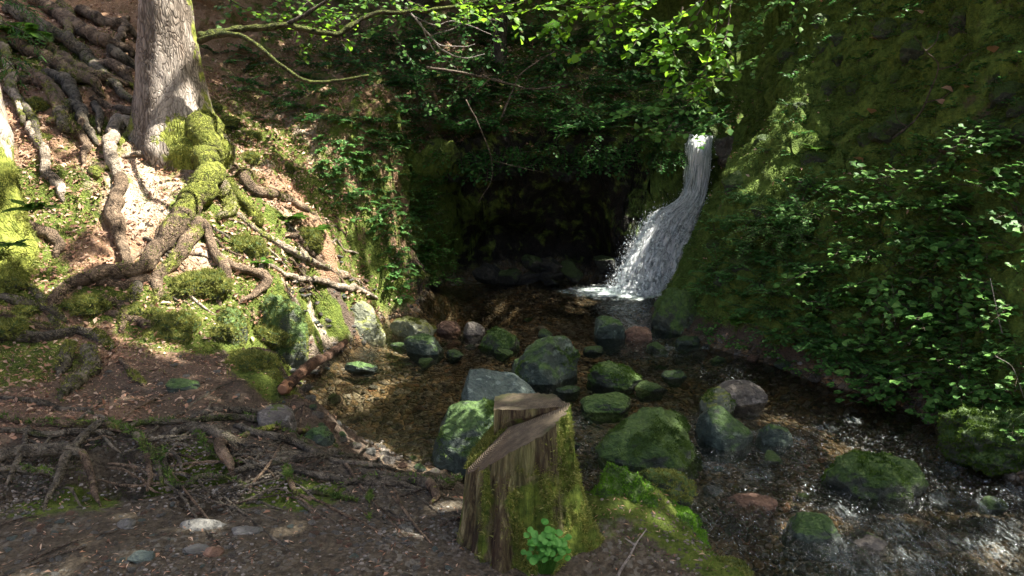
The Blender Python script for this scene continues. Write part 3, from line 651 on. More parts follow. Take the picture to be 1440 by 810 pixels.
# waterfall: several layered veils sliding down the rock step
FL = [(966,1004,188,10.30),(961,1003,203,10.16),(958,1001,235,10.06),(955,996,266,9.93),(942,992,283,9.78),(910,988,300,9.62),(895,980,320,9.50),(879,972,345,9.36),(866,967,372,9.22),(856,963,398,9.10),(850,960,410,9.02)]
def fall_sheet(name, off, seed, amp, sh=1.0, parent=None):
    n, m = 150, 70
    L = np.array([P(a[0], a[2], a[3]) for a in FL]); R_ = np.array([P(a[1], a[2] + 3, a[3] - .05) for a in FL])
    Lc, Rc = catmull(L, n), catmull(R_, n); mid = (Lc + Rc) / 2; Lc = mid + (Lc - mid) * sh; Rc = mid + (Rc - mid) * sh
    u = np.linspace(0, 1, m)[None, :, None]; v = Lc[:, None] * (1 - u) + Rc[:, None] * u
    t = np.repeat(np.linspace(0, 1, n), m); uu = np.tile(np.linspace(0, 1, m), n); v = v.reshape(-1, 3)
    q = np.stack([uu * 9, t * 3.5, np.full(len(t), seed)], 1); d = fbm(q, 4) + .6 * fbm(q * np.array([3, 4.5, 1]), 3) * sst(.2, .6, t)
    v[:, 1] -= off + d * amp * (.4 + t); v[:, 2] += d * amp * .3 * sst(.2, .5, t); v[:, 1] -= np.sin(uu * PI) * .08
    e = sst(.14, 0, uu) + sst(.9, 1, uu)
    ii = (np.arange(n - 1)[:, None] * m + np.arange(m - 1)[None]).ravel()
    o = mesh(name, v, np.stack([ii, ii + 1, ii + m + 1, ii + m], 1), M['fall'], parent, attrs=dict(across=uu + seed * .37, along=t, edge=e))
    return o, v, t, uu
def m_splash():
    s = N('splash pool foam'); e = s.attr('edge'); n = s.noise(9, 6, .75, s.scale((1, 1.6, 1)), .8); c = s.mix(s.ramp(n, [(.4, 0), (.62, 1)]), (.34, .46, .40), (.88, .94, .90))
    p = s.pr(c, .4, s.bump(n, .8, .03), .4); t = s.n('ShaderNodeBsdfTransparent'); x = s.n('ShaderNodeMixShader'); s.l(s.ramp(s.math('ADD', e, s.math('MULTIPLY', s.math('SUBTRACT', n, .5), 1.5)), [(.30, 0), (.75, .92)]), x.inputs[0]); s.l(t.outputs[0], x.inputs[1]); s.l(p, x.inputs[2]); return s.end(x.outputs[0])
M['splash'] = m_splash()
wf = thing('waterfall', (0, 0, 0), None, None); wf['kind'] = 'structure'
o1, fv1, ft, fuu = fall_sheet('water_veil', .0, 1., .06, 1.0, wf); fall_sheet('water_veil', .06, 2., .09, .92, wf); fall_sheet('water_veil', .12, 3., .11, .8, wf)
k = rng.choice(len(fv1), 6000, p=(lambda a: a / a.sum())(.08 + sst(.25, .75, ft) ** 1.2)); pp = fv1[k] + rng.normal(size=(6000, 3)) * np.array([.035, .05, .03]) * (.25 + 1.1 * ft[k])[:, None] - np.array([0, .13, 0])
vv, ff = place(leaf_kite(.5, .1), pp, np.stack([-.2 + rng.normal(size=6000) * .8, -.2 + rng.normal(size=6000) * .6, -.4 + rng.normal(size=6000) * .8], 1), rdir(6000), .007 + .030 * rng.random(6000) ** 3)
sx_, sy_ = np.meshgrid(np.linspace(.25, 2.3, 90), np.linspace(8.3, 9.6, 60)); ed = 1 - np.sqrt(((sx_ - 1.28) / .95) ** 2 + ((sy_ - 8.98) / .62) ** 2); sz_ = .040 + f2(sx_, sy_, 6, 3, 41) * .03 * np.clip(ed + .3, 0, 1) + np.maximum(f2(sx_, sy_, 20, 2, 42), 0) * .03 * np.clip(ed, 0, 1)
_i = (np.arange(59)[:, None] * 90 + np.arange(89)[None]).ravel(); mesh('splash_foam', np.stack([sx_, sy_, sz_], -1).reshape(-1, 3), np.stack([_i, _i + 1, _i + 91, _i + 90], 1), M['splash'], wf, attrs=dict(edge=np.clip(ed, 0, 1).ravel()))
ka = rng.choice(len(fv1), 2600, p=(lambda a: a / a.sum())(sst(.3, .6, ft) * sst(.25, .0, fuu))); pa = fv1[ka] + rng.normal(size=(2600, 3)) * np.array([.045, .06, .05]) + np.array([-.02, -.15, .0])
va, fa = place(leaf_kite(.7, .1), pa, rdir(2600), rdir(2600), .003 + .011 * rng.random(2600) ** 3); vv, ff = np.vstack([vv, va]), np.vstack([ff, fa + len(vv)])
mesh('spray', vv, ff, M['foam'], wf, smooth=False)
# ------------------------------------------------------------------ stones
import bmesh
_ICO = {}
def ico(n):
    if n not in _ICO:
        bm = bmesh.new(); bmesh.ops.create_icosphere(bm, subdivisions=n, radius=1); bm.verts.ensure_lookup_table()
        _ICO[n] = (np.array([v.co[:] for v in bm.verts]), np.array([[v.index for v in f.verts] for f in bm.faces])); bm.free()
    return _ICO[n]
def rock_shape(seed, half, sub=5, facets=9, rough=.10, hard=.5, planes=()):
    v, f = ico(sub); v = np.sign(v) * np.abs(v) ** .82; r = np.random.default_rng(seed)
    n = r.normal(size=(facets, 3)); n /= np.linalg.norm(n, axis=1)[:, None]; d = .58 + .32 * r.random(facets)
    for a, b in zip(n, d):
        h = v @ a - b; v = v - np.where(h > 0, h * hard, 0)[:, None] * a
        # second pass sharpens
    for a, b in planes:
        a = np.array(a, float); a /= np.linalg.norm(a); h = v @ a - b; v = v - np.where(h > 0, h * .82, 0)[:, None] * a
    nrm = v / np.linalg.norm(v, axis=1)[:, None]
    v = v + nrm * (fbm(v * 1.6 + seed * 3.1, 3) * rough * 1.8 + fbm(v * 5 + seed, 4) * rough * .6 + fbm(v * 3.1 + seed * 2, 3, True) * rough * .55 + fbm(v * np.array([2, 2, 9]) + seed, 3) * rough * .25)[:, None]
    mx = np.abs(v).max(0); v = v / mx
    return v * np.asarray(half), f
def rock_at(box, name, label, mat, seed, group=None, cat='rock', dr=.8, rz=0., tilt=0., moss=None, rough=.10, hard=.72, sub=5, facets=10, lift=0., water=None, mossn=2600, mossl=.014, mthr=-.05, upmin=.15, Y=None, planes=(), squash=1.):
    x0, y0, x1, y1 = box; cx = (x0 + x1) / 2
    g0 = hit(cx, y1, True)
    if Y is not None: g0 = P(cx, y1, Y)
    dep = (g0 - np.array([0, 0, CAMZ])) @ _F; ww = (x1 - x0) / FPX * dep * 1.05; th = math.atan2(CAMZ - g0[2], g0[1])
    b = ww * dr / 2; tot = (y1 - y0) / FPX * dep
    up = tot - b * math.sin(th); hz2 = up ** 2 - (b * math.sin(th)) ** 2
    if hz2 < (.25 * b) ** 2:
        b = tot / 2.2 / math.sin(th); up = tot - b * math.sin(th); hz2 = max(up ** 2 - (b * math.sin(th)) ** 2, (.35 * b) ** 2)
    hz = math.sqrt(hz2) / math.cos(th)
    c = np.array([g0[0] * (1 + b / g0[1] * .9), g0[1] + b, g0[2] + lift])
    v, f = rock_shape(seed, (ww / 2, b, hz), sub, facets, rough, hard, planes); v[:, 2] *= squash
    if tilt:
        v[:, 2] *= .62; v[:, 0] *= 1.08
        ca, sa = math.cos(tilt), math.sin(tilt); x, z = v[:, 0] * ca - v[:, 2] * sa, v[:, 0] * sa + v[:, 2] * ca; v = np.stack([x, v[:, 1], z], 1)
    if cat == 'stone': v[:, 2] *= .55
    if moss:
        t = thing(name, c, label, cat, group); o = mesh('stone', v, f, M[mat], t); t.rotation_euler = (0, 0, rz)
        moss_on(o, t, mossn, mossl, mat=M[moss], seed=seed, thr=mthr, upmin=upmin, freq=2.2 / max(ww, .1))
        return t
    o = mesh(name, v, f, M[mat], loc=c); o.rotation_euler = (0, 0, rz)
    return tag(o, label, cat, group)
R = rock_at
R((549,441,615,477), 'mossy_rock', 'pale green rock with lit flat top at the left edge of the pool', 'rock_green', 11, moss='moss_bright', dr=.9, mossn=1500, mthr=.05)
R((568,466,623,500), 'rock', 'small dark green rock just in front of the pale lit rock at the pool edge', 'rock_dark', 12, dr=.9)
R((613,450,652,469), 'rock', 'low reddish brown stone between the pale pool rock and the row of small stones', 'rock_red', 13)
R((651,451,682,472), 'rock', 'small grey stone next to the reddish one in the shallow pool', 'rock_grey', 14)
R((674,458,732,492), 'mossy_rock', 'dark rounded rock with green moss left of the biggest dark mid-stream boulder', 'rock_moss', 15, moss='moss_dark', mossn=1400)
R((719,459,823,542), 'boulder', 'biggest dark angular boulder in the middle of the stream behind the blue grey slab', 'rock_dark', 66, cat='boulder', moss='moss_dark', mossn=3000, mthr=.1, facets=12, rough=.10, planes=[((.5,-.5,.7),.55),((-.6,-.3,.7),.62)])
R((824,506,903,548), 'mossy_rock', 'low moss topped rock right of the biggest dark mid-stream boulder', 'rock_moss', 17, moss='moss_green', mossn=2400, dr=.9)
R((817,549,894,584), 'rock', 'flat dark green stone just above the large broad boulder right of the stump', 'rock_moss', 18, dr=.8)
R((640,509,760,582), 'boulder', 'smooth blue grey slab sloping down to the right behind the tree stump', 'rock_blue', 19, cat='boulder', dr=.75, rough=.05, facets=4, hard=1., planes=[((.45,-.42,.79),.22),((-1,-.1,.25),.78),((.2,-1,.1),.75),((.9,-.2,.4),.9)])
R((600,550,742,672), 'boulder', 'rounded grey green boulder standing in the water directly left of the stump top', 'rock_dark', 60, cat='boulder', dr=.8, moss='moss_dark', mossn=3600, mthr=.1, rough=.07, facets=3, planes=[((-.12,-.3,.95),.52),((-.6,-.7,.2),.85)])
R((832,563,990,666), 'mossy_boulder', 'large broad mossy boulder in the stream immediately right of the stump', 'rock_moss', 71, cat='boulder', dr=.8, moss='moss_dark', mossn=9000, mthr=-.08, rough=.10, facets=10, planes=[((-.35,-.4,.85),.55),((.7,-.3,.6),.6)])
R((978,545,1032,583), 'mossy_rock', 'bright green topped rock leaning on the dark wet block right of the large mossy boulder', 'rock_green', 22, moss='moss_green', mossn=1000)
R((982,570,1062,636), 'rock', 'dark wet block shaped rock in front of the bright green topped rock', 'rock_dark', 23, facets=3, hard=1., rough=.05, planes=[((.25,-.5,.8),.45),((-.9,-.4,.1),.6),((.8,-.6,0),.65)])
R((1003,534,1078,574), 'rock', 'flat brown grey rock behind the green topped rock on the right of the stream', 'rock_grey', 24, facets=6, rough=.05)
R((1158,628,1294,704), 'mossy_boulder', 'moss covered boulder alone in the fast water at the right', 'rock_moss', 75, cat='boulder', dr=.75, moss='moss_green', mossn=5200, mthr=-.12, rough=.11)
R((456,412,545,486), 'boulder', 'big pale boulder with yellow moss at the foot of the left bank beside the pool', 'rock_green', 26, cat='boulder', moss='moss_bright', mossn=2200, dr=.6, mthr=.1, planes=[((0,-.5,.9),.6)], Y=7.0)
R((828,444,882,478), 'rock', 'dark weedy stone half sunk in the pool below the fall', 'rock_dark', 27)
R((878,456,916,480), 'rock', 'small rusty red stone in the pool beside the weedy dark one', 'rock_red', 28)
R((484,507,532,524), 'rock', 'thin flat dark stone in the shallow water right of the fallen log', 'rock_dark', 29, dr=.6)
R((236,528,282,550), 'rock', 'dark slate coloured stone lying on the litter above the root tangle', 'rock_dark', 30)
R((326,502,395,566), 'mossy_rock', 'mossy bank rock with a steep right face beside the fallen log', 'rock_moss', 31, moss='moss_bright', mossn=2200, facets=6, hard=1., mthr=.0, Y=4.75)
R((285,430,352,482), 'mossy_rock', 'yellow green moss cushion rock under the forked pale roots, left one of the pair', 'rock_moss', 32, moss='moss_bright', mossn=5200, mthr=-.4, upmin=-.2)
R((345,400,432,492), 'mossy_rock', 'larger moss cushion rock under the forked roots, right one of the pair', 'rock_moss', 33, moss='moss_bright', mossn=6500, mthr=-.35, upmin=-.2)
R((362,566,416,604), 'rock', 'angular grey stone at the water edge above the end of the root tangle', 'rock_grey', 34, facets=6, hard=1.)
R((420,598,470,625), 'rock', 'blunt dark grey stone wedged among roots at the water edge', 'rock_dark', 35, facets=6, hard=1.)
R((322,738,368,752), 'stone', 'flat greenish stone on the dark path, right of the long low stone', 'rock_path', 36, cat='stone', dr=.5)
R((250,726,316,748), 'stone', 'long low green grey stone half buried in the path below the roots', 'rock_path', 37, cat='stone', dr=.45)
R((258,764,298,780), 'stone', 'buff flat stone on the path below the long low stone', 'rock_path', 38, cat='stone', dr=.7)
R((164,722,192,745), 'stone', 'light grey triangular stone on the path below the arching root', 'rock_path', 39, cat='stone', facets=6)
R((180,770,218,792), 'stone', 'pale mint coloured stone near the bottom edge of the path', 'rock_blue', 40, cat='stone', dr=.7)
R((286,764,316,784), 'stone', 'reddish tan flat stone on the path right of the buff one', 'rock_red', 41, cat='stone', dr=.7)
R((1010,686,1100,722), 'submerged_stone', 'rusty orange stone just under the rushing water right of the moss mound', 'rock_red', 42, dr=1.2, lift=-.02)
R((1100,716,1180,768), 'submerged_stone', 'dark wet stone breaking the rapid below the rusty one', 'rock_dark', 43, dr=.9, lift=-.03)
R((1180,736,1260,780), 'submerged_stone', 'brown wet stone in the rapid near the bottom right', 'rock_grey', 44, dr=.9, lift=-.04)
R((818,640,940,790), 'moss_mound', 'soft bright green moss mound spilling down beside the right root of the stump', 'rock_moss', 91, moss='moss_lush', mossn=42000, mthr=-.6, upmin=-.6, Y=2.78, cat='moss', dr=1.1, mossl=.010, rough=.30, facets=3, hard=.4, squash=.85)
R((900,690,1000,800), 'moss_mound', 'lower green moss mound at the bank edge by the rushing water', 'rock_moss', 92, moss='moss_lush', mossn=30000, mthr=-.6, upmin=-.6, Y=2.72, cat='moss', dr=1.3, mossl=.010, rough=.34, facets=3, hard=.4, squash=.75)
R((985,780,1056,820), 'moss_mound', 'small yellowish moss tuft at the bottom edge next to the water', 'rock_moss', 93, moss='moss_bright', mossn=9000, mthr=-.6, upmin=-.6, Y=2.5, cat='moss', dr=1.2, mossl=.009, rough=.3, facets=3, hard=.4, squash=.7)
R((884,656,986,708), 'mossy_rock', 'rounded moss covered knob at the bank edge right of the stump', 'rock_moss', 45, moss='moss_bright', mossn=12000, mthr=-.4, upmin=-.3, Y=3.05, rough=.3, facets=4, mossl=.009)
R((1062,596,1112,628), 'rock', 'small black wet rock in the white riffle right of the block shaped rock', 'rock_dark', 46)
R((915,400,985,470), 'mossy_rock', 'dark mossy rock at the foot of the right bank beside the fall', 'rock_moss', 47, moss='moss_dark', mossn=1500, dr=1.)
R((1004,191,1040,215), 'rock', 'grey rock at the lip of the fall on its right side', 'rock_grey', 48, Y=10.05)
R((1330,548,1470,640), 'mossy_boulder', 'big mossy hump at the right edge above the water, under the leafy stems', 'rock_moss', 49, cat='boulder', moss='moss_green', mossn=30000, mthr=-1, upmin=-1.2, Y=4.35, rough=.3, squash=.7, hard=.4)
# medium wet rocks filling the stream between the named boulders
_mp = []
for k in range(6):
    v, f = rock_shape(820 + k, (.5, .4, .34), 4, 10, .13, .9); _mp.append(mesh('stream_rock', v, f, M['rock_dark' if k % 2 else 'rock_moss']))
_u = set()
for k, (px, py, s_) in enumerate([(742,566,40),(800,548,34),(915,545,44),(948,528,34),(925,490,30),(968,482,34),(1085,640,36),(1395,706,44),(800,620,34),(765,470,26),(795,490,30),(835,492,28),(708,496,30),(640,498,30),(600,508,24),(560,485,24),(530,470,26),(880,520,24),(1010,505,22)]):
    c = hit(px, py, True); s2 = s_ / FPX * c[1] * 1.15; i = k % 6
    if i not in _u: o = _mp[i]; _u.add(i); o.location = c + [0, 0, -.02 * s_ / 30]; o.scale = (s2,) * 3
    else: o = dup(_mp[i], c + [0, 0, -.02 * s_ / 30], (0, 0, k * 2.3), (s2, s2, s2 * (.65 + .1 * (k % 5))))
    tag(o, 'medium wet mossy rock half awash between the larger boulders of the stream', 'rock', 'medium rocks awash in the stream')
# rough blocks standing out of the dark rock wall
wl2 = []
for k in range(5):
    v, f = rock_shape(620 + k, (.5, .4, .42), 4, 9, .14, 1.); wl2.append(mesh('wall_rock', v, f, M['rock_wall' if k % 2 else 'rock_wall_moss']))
_r = np.random.default_rng(31); _u = set()
for k in range(36):
    px, py = _r.uniform(600, 880), _r.uniform(208, 250) if k % 3 else _r.uniform(370, 400); c = hit(px, py); s_ = _r.uniform(.15, .4); i = k % 5
    if i not in _u: o = wl2[i]; _u.add(i); o.location = c + [0, .08, 0]; o.scale = (s_,) * 3
    else: o = dup(wl2[i], c + [0, .3 * s_ - .05, 0], (_r.uniform(-.5, .5), _r.uniform(-.4, .4), _r.uniform(0, 6)), (s_ * 1.3, s_, s_ * _r.uniform(.5, .9)))
    tag(o, 'black wet block jutting from the dark rock wall behind the pool', 'rock', 'blocks of the dark rock wall')
# the row of small stones across the pool outlet and loose stones in the bed: copies of five shapes
protos = []
for k, m in enumerate(['rock_grey', 'rock_red', 'rock_dark', 'rock_grey', 'rock_path']):
    v, f = rock_shape(200 + k, (.5, .42, .30), 3, 8, .12, .85); me = mesh('river_stone', v, f, M[m]); protos.append(me)
spots = [(445,585,22),(462,600,26),(480,612,20),(498,628,24),(520,636,20),(545,648,24),(566,655,18),(590,660,22),(612,664,18),(435,560,20),(428,545,24),(452,540,16),(440,572,16),(510,612,16),(475,596,14),(535,630,16),(630,656,20),(580,645,14),(622,455,16),(640,462,18),(650,476,16),(675,470,14),(700,462,14),(735,470,18),(760,462,14),(590,495,14),(640,487,26),(662,490,22),(684,493,24),(655,480,20),(700,500,18),(560,520,16),(742,452,20),(770,456,16),(800,470,22),(812,462,16),(905,500,26),(930,520,20),(955,508,18),(985,500,24),(1015,498,18),(1060,505,22),
         (1100,512,26),(1120,524,20),(1082,520,16),(1145,532,22),(1170,545,18),(1205,560,20),(1240,575,18),(1270,588,22),(1045,520,16),(960,545,22),(925,560,16),(1150,580,18),(1105,560,16),(610,500,16),(545,500,16),
         (470,560,22),(500,590,18),(525,545,14),(560,600,20),(590,575,16),(450,600,18),(480,620,18),(1000,690,26),(1030,745,24),(1060,775,28),(1130,700,24),(1165,655,20),(1320,700,24),(1360,735,30),(1300,770,28),(1010,660,18),(1075,650,20),(1230,720,20),(720,610,14),(812,590,18),(800,570,16),(540,640,18),(580,625,16)]
used = set()
for n_, (px, py, s_) in enumerate(spots):
    c = hit(px, py); sc = s_ / FPX * c[1] * 1.05; k = n_ % 5
    if k not in used: o = protos[k]; used.add(k); o.location = c; o.scale = (sc,) * 3; o.rotation_euler = (0, 0, n_)
    else: o = dup(protos[k], c, n_ * 1.7, (sc, sc, sc * (.7 + .5 * ((n_ * 37) % 10) / 10)))
    tag(o, 'small wet stone lying in the bed or shallows of the stream', 'stone', 'small stones of the stream bed')
# loose stones on the path
protos = []
for k, m in enumerate(['rock_path', 'rock_grey', 'rock_path', 'rock_blue', 'rock_red', 'rock_path']):
    v, f = rock_shape(300 + k, (.5, .40, .18), 3, 7, .10, .9); protos.append(mesh('path_stone', v, f, M[m]))
used = set()
pr = np.random.default_rng(9); pts = [(pr.uniform(0, 640), 700 + 110 * pr.random() ** .8, pr.choice([7, 8, 9, 10, 12, 14, 16, 18])) for _ in range(230)] + [(pr.uniform(60, 470), pr.uniform(500, 580), pr.choice([8, 10, 12, 16])) for _ in range(45)] + [(pr.uniform(380, 530), pr.uniform(350, 490), pr.choice([7, 9, 11, 14])) for _ in range(60)]
for n_, (px, py, s_) in enumerate(pts):
    c = hit(px, py); sc = s_ / FPX * c[1]; k = n_ % 6
    if k not in used: o = protos[k]; used.add(k); o.location = c; o.scale = (sc,) * 3
    else: o = dup(protos[k], c + np.array([0, 0, -.04 * sc]), (pr.uniform(-.3, .3), pr.uniform(-.3, .3), n_ * 1.3), (sc, sc * pr.uniform(.6, 1.1), sc * pr.uniform(.6, 1.4)))
    if c[1] < 3.4: tag(o, 'small loose stone on the dark dirt path', 'stone', 'loose stones on the path')
    elif py > 480: tag(o, 'small loose stone in the litter above the root tangle', 'stone', 'loose stones above the roots')
    else: tag(o, 'small pale stone on the sunlit scree of the left bank', 'stone', 'loose stones on the sunlit bank')
# gravel: uncountable grit in the dirt and along the water
def gravel(n, X0, X1, Y0, Y1, cond, s0, s1):
    x = rng.uniform(X0, X1, n); y = rng.uniform(Y0, Y1, n); k = cond(x, y) > rng.random(n); return x[k], y[k], rng.uniform(s0, s1, k.sum()) ** 1
gx, gy, gs = gravel(14000, -2.2, 1.1, 2.0, 3.5, lambda x, y: (H(x, y) < .6) * (H(x, y) > .2) * sst(-.3, .4, f2(x, y, 2, 3, 77)), .003, .010)
hx, hy, hs = gravel(26000, -2.2, 4.2, 2.4, 9.6, lambda x, y: (H(x, y) < water_h(x, y) + .08) * .55, .008, .030)
GXs = np.concatenate([gx, hx]); GYs = np.concatenate([gy, hy]); GSs = np.concatenate([gs, hs]); ng = len(GXs)
iv, if_ = ico(1); P3 = np.stack([GXs, GYs, H(GXs, GYs)], 1)
sq = np.stack([np.ones(ng), rng.uniform(.6, 1, ng), rng.uniform(.35, .7, ng)], 1) * GSs[:, None]
jit = 1 + rng.uniform(-.22, .22, (ng, len(iv), 1)); an = rng.uniform(0, 6.28, ng); vv = iv[None] * jit * sq[:, None]
vx = vv[..., 0] * np.cos(an)[:, None] - vv[..., 1] * np.sin(an)[:, None]; vy = vv[..., 0] * np.sin(an)[:, None] + vv[..., 1] * np.cos(an)[:, None]
vv = np.stack([vx, vy, vv[..., 2]], -1) + P3[:, None]
def m_gravel():
    s = N('gravel'); i = s.island(); c = s.ramp(i, [(0, (.03, .028, .024)), (.35, (.10, .075, .05)), (.6, (.17, .15, .125)), (.85, (.30, .28, .25)), (1, (.22, .10, .05))], 'CONSTANT')
    return s.end(s.pr(s.mix(s.noise(60, 3), c, (.06, .045, .03)), .65, None, .4))
M['gravel'] = m_gravel()
o = mesh('gravel', vv.reshape(-1, 3), (if_[None] + (np.arange(ng) * len(iv))[:, None, None]).reshape(-1, 3), M['gravel'], smooth=False); tag(o, 'fine gravel scattered over the path and the stream bed', 'gravel', kind='stuff')
# ------------------------------------------------------------------ roots and trees
def wpts(pts, lift=.5, rpx=6, Y=None, sink_end=True):
    """pixel way-points on the ground -> world points lying on the terrain"""
    C = hits([p[0] for p in pts], [p[1] for p in pts]); out = []
    for k, (p, c) in enumerate(zip(pts, C)):
        r = (p[2] if len(p) > 2 else rpx) / FPX * c[1]; l = (p[3] if len(p) > 3 else lift) * r
        out.append(np.array([c[0], c[1], c[2] + l]))
    return np.array(out)
def root(parent, pts, mat='root', moss=0., lift=.4, name='root', mossn=0, mossmat='moss_bright', seed=None, noise=.17, ends=True):
    seed = rng.integers(1, 999) if seed is None else seed
    w = wpts(pts, lift - .2 if lift > .3 else lift - .1); r = np.array([p[2] if len(p) > 2 else 5 for p in pts]) / FPX * w[:, 1]
    # follow the ground between way-points
    n = max(10, int(np.linalg.norm(np.diff(w, axis=0), axis=1).sum() / .03))
    c = catmull(w, n); rr = np.interp(np.linspace(0, 1, n), np.linspace(0, 1, len(r)), r)
    gz = H(c[:, 0], c[:, 1]); c[:, 2] = np.maximum(c[:, 2], gz + rr * .25)
    wob = np.stack([fbm(c * 5 + seed + 9 * k, 3) for k in range(3)], 1) * rr[:, None] * 1.0; c = c + wob; rr = rr * (1 + .30 * fbm(c * (3.2 if rr.max() < .06 else 1.8) + seed * 2.2, 2)) * np.interp(np.linspace(0, 1, n), [0, .7, 1], [1, .95, .55])
    if ends:
        c[0, 2] -= rr[0] * .8; c[-1, 2] -= rr[-1] * 1.4
    v, q, t = tube_vf(c, rr, sides=14 if r.max() > .03 else 9, n=n, noise=noise if r.max() < .05 else noise * .7, nf=16 if r.max() < .05 else 8, seed=seed)
    at = moss * (1 + .5 * fbm(v * 3 + seed, 2)) if not callable(moss) else moss(v)
    o = mesh(name, v - np.array(parent.location), [q, t], M[mat], parent, attrs=dict(moss=np.clip(at, 0, 1)))
    if mossn:
        mo = moss_on(o, parent, mossn, .016, mat=M[mossmat], seed=seed, thr=-.12, upmin=-.1, freq=5)
    return o
# --- the big tree on the left slope
_b = P(243, 212, 6.95); tb = np.array([_b[0], 6.95, H(_b[0], 6.95)])
beech = thing('tree', tb, 'tall grey flaky barked tree with widely spread mossy roots on the sunlit slope', 'tree')
def big_trunk():
    nz, na = 220, 72; h = np.concatenate([np.linspace(-.6, 3.2, 150), np.linspace(3.25, 9.5, 70)]); th = np.linspace(0, 2 * PI, na, endpoint=False)
    Hh, TH = np.meshgrid(h, th, indexing='ij')
    cx = np.interp(h, [-.3, 0, .8, 1.3, 4, 9.5], [.03, .02, .01, .015, .02, .4]); cy_ = np.interp(h, [0, 9.5], [0, .5])
    r = np.interp(h, [-.6, -.05, .2, .45, .9, 1.3, 3, 9.5], [.22, .34, .305, .28, .236, .198, .165, .08])[:, None] + 0 * TH
    lobes = (.13 * np.exp(-((TH - 5.55 + PI) % (2 * PI) - PI) ** 2 / .12) + .16 * np.exp(-((TH - 3.6 + PI) % (2 * PI) - PI) ** 2 / .10) + .18 * np.exp(-((TH - .4 + PI) % (2 * PI) - PI) ** 2 / .10) + .1 * np.exp(-((TH - 4.6 + PI) % (2 * PI) - PI) ** 2 / .08))
    r = r * (1 + .03 * np.sin(3 * TH + 1) + .02 * np.sin(5 * TH)) + lobes * np.exp(-np.maximum(Hh, 0) / .22) * .8
    X = cx[:, None] + r * np.cos(TH); Y = cy_[:, None] + r * np.sin(TH); V = np.stack([X, Y, Hh], -1).reshape(-1, 3)
    d = fbm(V * np.array([7, 7, 4]), 4) * .018 + fbm(V * np.array([22, 22, 9]), 3) * .008
    V += np.stack([np.cos(TH).ravel(), np.sin(TH).ravel(), 0 * d], 1) * d[:, None]
    i = np.arange((nz - 1) * na).reshape(nz - 1, na); j = np.roll(i, -1, 1)
    # moss: foot of the right flare, a strip at the left foot, green line up the right edge
    ang = TH.ravel(); hh = Hh.ravel()
    mo = sst(.42, .10, hh) * np.exp(-((ang - 5.5 + PI) % (2 * PI) - PI) ** 2 / .5) + .75 * sst(.5, .2, hh) * np.exp(-((ang - 3.5 + PI) % (2 * PI) - PI) ** 2 / .25) + .55 * np.exp(-((ang - .1 + PI) % (2 * PI) - PI) ** 2 / .15)
    return V, np.stack([i, j, j + na, i + na], -1).reshape(-1, 4), np.clip(mo, 0, 1)
bv, bq, bm_ = big_trunk(); tr = mesh('trunk', bv, bq, M['bark'], beech, attrs=dict(moss=bm_))
moss_on(tr, beech, 5000, .014, mat=M['moss_bright'], thr=-.2, upmin=-.6, region=lambda c: sst(.34, .0, c[:, 2]) * sst(.10, .26, c[:, 0]) * sst(-.2, -.1, c[:, 2]) + .5 * sst(.4, .1, c[:, 2]) * sst(-.16, -.24, c[:, 0]), seed=3)
B = beech
root(B, [(272,195,22,1.6),(288,225,24,1.5),(299,258,21,1.),(290,285,19,1.),(268,304,17,1.1),(255,326,16,1.2),(236,350,15,1.2),(214,374,14,1.),(196,388,12,.9),(160,394,12,.8),(125,400,12,.8),(95,408,11,.7),(72,432,10,.4)], 'root', lambda v: sst(-.5, .1, v[:, 2] - tb[2] + .3) * .9, .5, mossn=3000)
root(B, [(296,250,13,1.1),(312,270,12,.9),(324,292,10),(318,305,8),(304,312,6)], 'root_pale', .55, .9, mossn=1400)
root(B, [(318,225,11,.8),(335,248,10),(352,268,9),(385,276,8),(412,285,7),(438,300,6),(455,318,4)], 'root', .35, .3, mossn=900)
root(B, [(318,262,9,.8),(330,278,9),(345,290,9),(358,305,8),(366,320,7),(356,318,5)], 'root', .75, .9, mossn=1400)
root(B, [(285,318,9,.9),(268,345,10,1.),(250,372,10,.9),(222,395,8),(225,415,7),(210,440,6)], 'root', .4, .6, mossn=900)
root(B, [(284,318,7,1),(296,345,7,1.2),(306,368,8,1.2),(318,388,8,1.2),(320,408,8,1),(308,430,6,.7)], 'root', .25)
root(B, [(305,368,6,1),(336,382,7,1.),(360,392,8,1.),(373,402,8,1.),(362,416,7,.9),(336,424,5,.7)], 'root', .12)
root(B, [(215,392,7),(175,402,8),(125,398,9),(98,405,9),(82,418,9),(70,436,10),(78,445,6)], 'root', .1)
root(B, [(360,385,4),(400,388,4),(450,398,5),(500,408,5),(530,418,4)], 'root_pale', .15)
root(B, [(330,300,5),(370,330,5),(420,360,6),(470,382,5),(505,400,4)], 'root_pale', .35)
root(B, [(400,330,4),(440,362,5),(480,390,4),(520,410,4)], 'root', .2)
root(B, [(225,318,3),(215,345,4),(190,360,4),(178,380,3)], 'root', .1)
root(B, [(170,176,10,1),(160,196,9,.9),(155,222,9),(160,245,8),(168,262,6)], 'root_pale', .15, 1.2)
root(B, [(165,178,8),(178,182,7,1.6),(190,196,6,1.8),(208,216,5,1),(190,222,5,.9),(172,221,4)], 'root_pale', .15)
root(B, [(150,235,7),(135,240,8),(134,250,8),(145,238,6)], 'root', .5)
root(B, [(168,250,8,.8),(165,270,9,.8),(160,292,11,.8),(164,320,11,.8),(168,345,10,.7),(178,372,9,.6),(188,392,7)], 'root', .2)
root(B, [(196,165,9,.6),(176,160,7),(150,150,6),(128,138,6)], 'root', .1)
root(B, [(190,185,8,.6),(178,192,8),(170,205,7)], 'root', .6)
